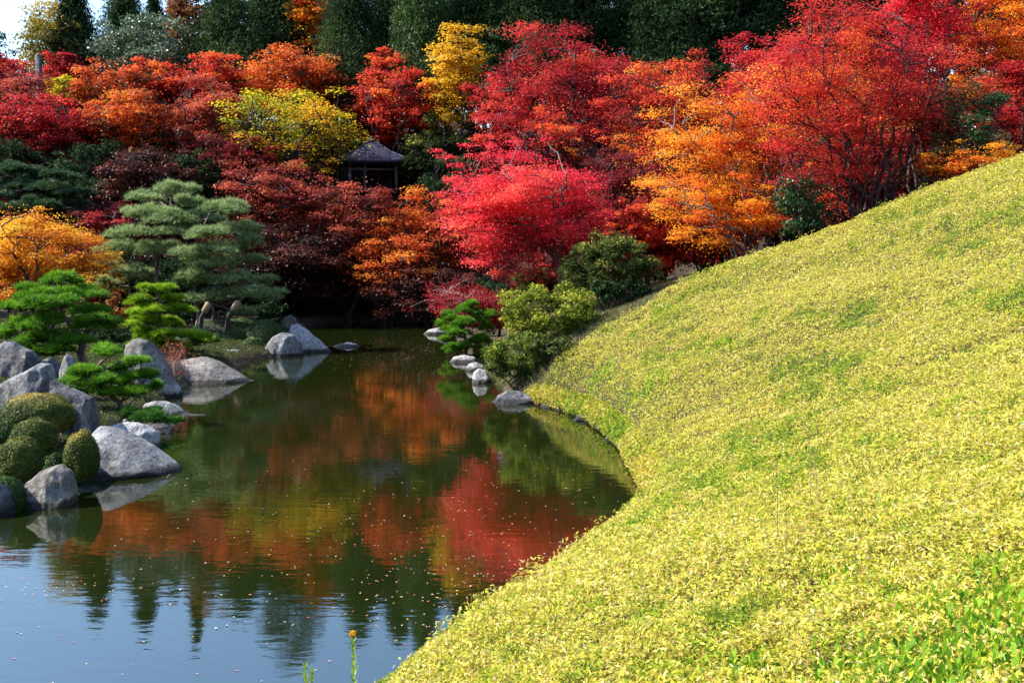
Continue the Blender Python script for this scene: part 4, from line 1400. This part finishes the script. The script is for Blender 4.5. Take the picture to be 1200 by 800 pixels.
for i, (nme, lab, rect, Y, st, kw) in enumerate(TR):
    kw = dict(kw)
    kind = kw.pop('kind', 'maple')
    cat = kw.pop('cat', 'tree')
    w_, h_ = rect[1] - rect[0], rect[3] - rect[2]
    if 'bx' not in kw:
        rect = (rect[0] - w_ * .05, rect[1] + w_ * .05, rect[2], rect[3] + h_ * .15)
    kw['dens'] = kw.get('dens', 2.9) * .85
    grp = MR_ if nme == "maple_tree" else None
    tree(nme, lab, rect, Y, st, cat, grp, kind, seed=300 + i, **kw)


# understory bushes filling the woods: one of each kind, then copies
def copy_tree(root, loc, rz, sc, label):
    r = root.copy(); COL.objects.link(r)
    r.location = loc; r.rotation_euler = (0, 0, rz); r.scale = sc
    r["label"] = label
    for ch in list(root.children):
        c_ = ch.copy(); COL.objects.link(c_); c_.parent = r
    return r


UL = {"darkgreen": "dark green understory bush among the trunks of the woods", "brownred": "reddish brown low maple bush among the trunks of the woods",
      "darkred": "dark crimson low maple bush among the trunks of the woods", "shaded_umber": "shadowy dark brown bush at the foot of the wooded hillside", "red": "low scarlet maple bush beyond the crest of the slope", "russet": "russet low bush among the trunks of the woods"}
protos = {}
rng = np.random.default_rng(808)
spots = []
for y in np.arange(61.5, 80, 3.2):
    for x in np.arange(-y * .56, y * .56, 4.6):
        spots.append((x + rng.uniform(-1.3, 1.3), y + rng.uniform(-1.2, 1.2), rng.uniform(.8, 1.35), ["darkgreen", "brownred", "darkred", "darkgreen", "russet"][int(rng.integers(5))]))
for y in (41, 46, 51, 56):
    for x in np.arange(2.5 if y < 50 else 0, y * .58, 3.4):
        spots.append((x + rng.uniform(-.8, .8), y + rng.uniform(-1, 1), rng.uniform(.55, .9), ["darkgreen", "brownred", "red", "red", "darkred"][int(rng.integers(5))]))
for y in (50, 54, 58):
    for x in np.arange(-y * .6, -13, 3.6):
        spots.append((x + rng.uniform(-.8, .8), y + rng.uniform(-1, 1), rng.uniform(.7, 1.0), ["darkgreen", "shaded_umber", "shaded_umber"][int(rng.integers(3))]))
for (x, y, s_, st) in spots:
    if sdist(np.array([x]), np.array([y]))[0] < 1.0:
        continue
    pc = at(437, 200, 68.5)
    if abs(x - pc[0]) < 3.1 and 63.5 < y < 72:
        continue
    z_ = gz(x, y)
    if st not in protos:
        # first of its kind is modelled where it stands
        pxc = 600 + x / y * F
        hw = 2.6 * F / y
        base_py = 290 - (z_ - CAMZ) / y * F
        protos[st] = tree("bush", UL[st], (pxc - hw, pxc + hw, base_py - 4.6 * F / y, base_py - .2 * F / y), y, st, "bush", "understory bushes of the wood", 'bush', seed=500 + len(protos), leaf=.15, dens=3.4, M=46, twig=False, zg=z_)
        continue
    copy_tree(protos[st], (x, y, z_ - .1), rng.uniform(0, 6.28), (s_, s_, s_ * rng.uniform(.8, 1.1)), UL[st])


# layered shrubs on the right shore
for i, (lab, rect, Y, st, kw) in enumerate([
        ("upper yellow-green layered shrub right of the bright green pine", (566, 714, 328, 450), 32.0, "juniper", dict(M=120, dens=5.0)),
        ("lower yellow-green layered shrub directly over the bluish boulder", (550, 664, 386, 470), 30.2, "juniper", dict(M=80, dens=5.0)),
        ("large round dark olive shrub between magenta maple and slope", (648, 780, 268, 400), 34.6, "olive", dict(M=130, dens=5.5)),
        ("low dark green shrub where the bamboo slope begins", (604, 690, 396, 475), 29.6, "olive", dict(M=70, dens=5.0)),
        ("dark low growth between the round olive shrub and the dull grass", (690, 770, 325, 400), 33.4, "darkgreen", dict(M=50, dens=4.0))]):
    tree("layered_shrub", lab, rect, Y, st, "shrub", None, 'bush', seed=900 + i, stems=4, leaf=.075, flatn=.25, depth=.8, base_r=.05, solid=True, **kw)

# bare reddish twig bush over the far shore
rng = np.random.default_rng(55)
B = at(612, 352, 44.5); B[2] = gz(B[0], 44.5)
root = empty("twiggy_maple", B, "nearly bare reddish maple branch reaching over the far water", "tree")
G = Geo(); VV, TT = [], []
for k in range(26):
    e = at(rng.uniform(498, 590), rng.uniform(335, 372), 44.5 + rng.uniform(-1, 1)) - B
    P_ = limb_path(rng, (0, 0, .3), e, 9, .12, .12)
    G.tube(P_, np.linspace(.06, .008, 9), 4)
    for q in range(16):
        a = P_[int(rng.integers(4, 9))]
        b_ = a + rng.normal(0, 1, 3) * (.45, .3, .22)
        G.tube([a, (a + b_) / 2 + rng.normal(0, .04, 3), b_], [.012, .009, .005], 3)
        n = 26
        p = b_ + rng.normal(0, .14, (n, 3))
        V, _ = leaves(p, rdir(rng, n), rdir(rng, n), .08, .06, .1)
        VV.append(V); TT.append(np.repeat(rng.random(n) * .6, 4))
G.build("branches", MATS["bark_pale"], root)
V = np.concatenate(VV)
mesh_np("foliage", V, np.arange(len(V)).reshape(-1, 4), MATS["crimson"], root, np.concatenate(TT))

# small red dry shrub on the long rock
rng = np.random.default_rng(56)
B = at(205, 437, 31.6); B[2] = max(gz(B[0], 31.6), 0.0)
root = empty("dry_shrub", B, "small reddish dry shrub against the long sunlit rock", "shrub")
G = Geo(); VV, TT = [], []
for k in range(60):
    e = np.array((rng.normal(0, .28), rng.normal(0, .2), rng.uniform(.35, 1.35)))
    G.tube(limb_path(rng, (0, 0, 0), e, 5, .2, .2), np.linspace(.012, .003, 5), 3)
    p = e + rng.normal(0, .09, (14, 3))
    V, _ = leaves(p, rdir(rng, 14), rdir(rng, 14), .05, .035, .1)
    VV.append(V); TT.append(np.repeat(rng.random(14), 4))
G.build("branches", MATS["bark_pale"], root)
V = np.concatenate(VV)
mesh_np("foliage", V, np.arange(len(V)).reshape(-1, 4), MATS["brownred"], root, np.concatenate(TT))


# ------------------------------------------------------------------ foreground plants
def goldenrod(label, px, top_py, Y, flower, seed, lean=0.0):
    rng = np.random.default_rng(seed)
    t = at(px, top_py, Y)
    z0 = gz(t[0] - lean, Y)
    B = np.array((t[0] - lean, Y, z0))
    H = t[2] - z0
    root = empty("goldenrod" if flower else "leafy_stem", B, label, "plant")
    stem = np.array([(lean * (q ** 2) + rng.normal(0, .004), rng.normal(0, .004), q * H) for q in np.linspace(0, 1, 10)])
    G = Geo(); G.tube(stem, np.linspace(.006, .003, 10), 6); G.build("stem", MATS["goldenrod_leaf_stem"], root)
    n = int(H / .0075)
    q = np.linspace(.1, .97, n)
    c0 = np.stack([np.interp(q, np.linspace(0, 1, 10), stem[:, k]) for k in range(3)], 1)
    a = np.arange(n) * 2.4
    el = .35 + .75 * q + rng.normal(0, .15, n)
    ax = np.stack([np.cos(a) * np.cos(el), np.sin(a) * np.cos(el), np.sin(el)], 1)
    Lf = .075 * (1.15 - .55 * q) * rng.uniform(.8, 1.2, n)
    nr = unit(np.cross(np.cross(ax, np.array((0, 0, 1.))), ax) + rdir(rng, n) * .2)
    V, Q = leaves(c0 + ax * Lf[:, None] * .5, ax, nr, Lf, Lf * .28, .25)
    mesh_np("leaf_blades", V, Q, MATS["goldenrod_leaf"], root, np.repeat(np.clip(rng.normal(.5, .2, n) - .3 * (q < .4) + .2, 0, 1), 4))
    if flower:
        m = 420
        d = rdir(rng, m)
        p = stem[-1] + d * rng.random((m, 1)) ** .4 * np.array((.022, .022, .019))
        V, Q = leaves(p, unit(d + rdir(rng, m) * .4), rdir(rng, m), .010, .006, .1)
        mesh_np("flower", V, Q, MATS["petal"], root, np.repeat(rng.random(m), 4))


leafmat("petal", [(0, (.55, .30, .01)), (.5, (.80, .50, .01)), (1, (.90, .68, .04))], .3)
bark("goldenrod_leaf_stem", (.10, .16, .03), (.22, .28, .06), 30)
goldenrod("leafy green stem topped by one yellow flower at the bottom of the picture", 414, 742, 6.0, True, 1)
goldenrod("shorter leafy green stem without flower near the bottom left of the bamboo", 358, 775, 5.9, False, 2, .015)
goldenrod("thin leafy side stem leaning beside the shorter green stem", 366, 782, 5.95, False, 3, .03)


def stalk(label, px, p_top, p_base, seed):
    rng = np.random.default_rng(seed)
    b = hit(px, p_base)
    t = at(px + rng.uniform(-4, 4), p_top, b[1])
    B = np.array((b[0], b[1], gz(b[0], b[1])))
    H = t - B
    G = Geo()
    pts = np.array([H * q + np.array((math.sin(q * 3) * .015, 0, 0)) for q in np.linspace(0, 1, 9)])
    G.tube(pts, np.linspace(.0065, .0025, 9), 5)
    for k in range(12):
        q = rng.uniform(.5, 1)
        a = H * q
        G.tube([a, a + np.array((rng.normal(0, .015), rng.normal(0, .015), rng.uniform(.02, .06)))], [.0022, .001], 4)
    o = G.build("dry_stalk", MATS["stalk"], None, loc=tuple(B))
    tag(o, label, "dry stalk", "dry stalks on the slope")


stalk("single dry brown stalk left of the pair on the slope", 909, 540, 668, 1)
stalk("taller dry brown stalk of the close pair on the slope", 949, 492, 628, 2)
stalk("shorter dry brown stalk of the close pair on the slope", 957, 520, 622, 3)
stalk("short dry stalk low down by the bottom of the slope", 918, 610, 700, 4)
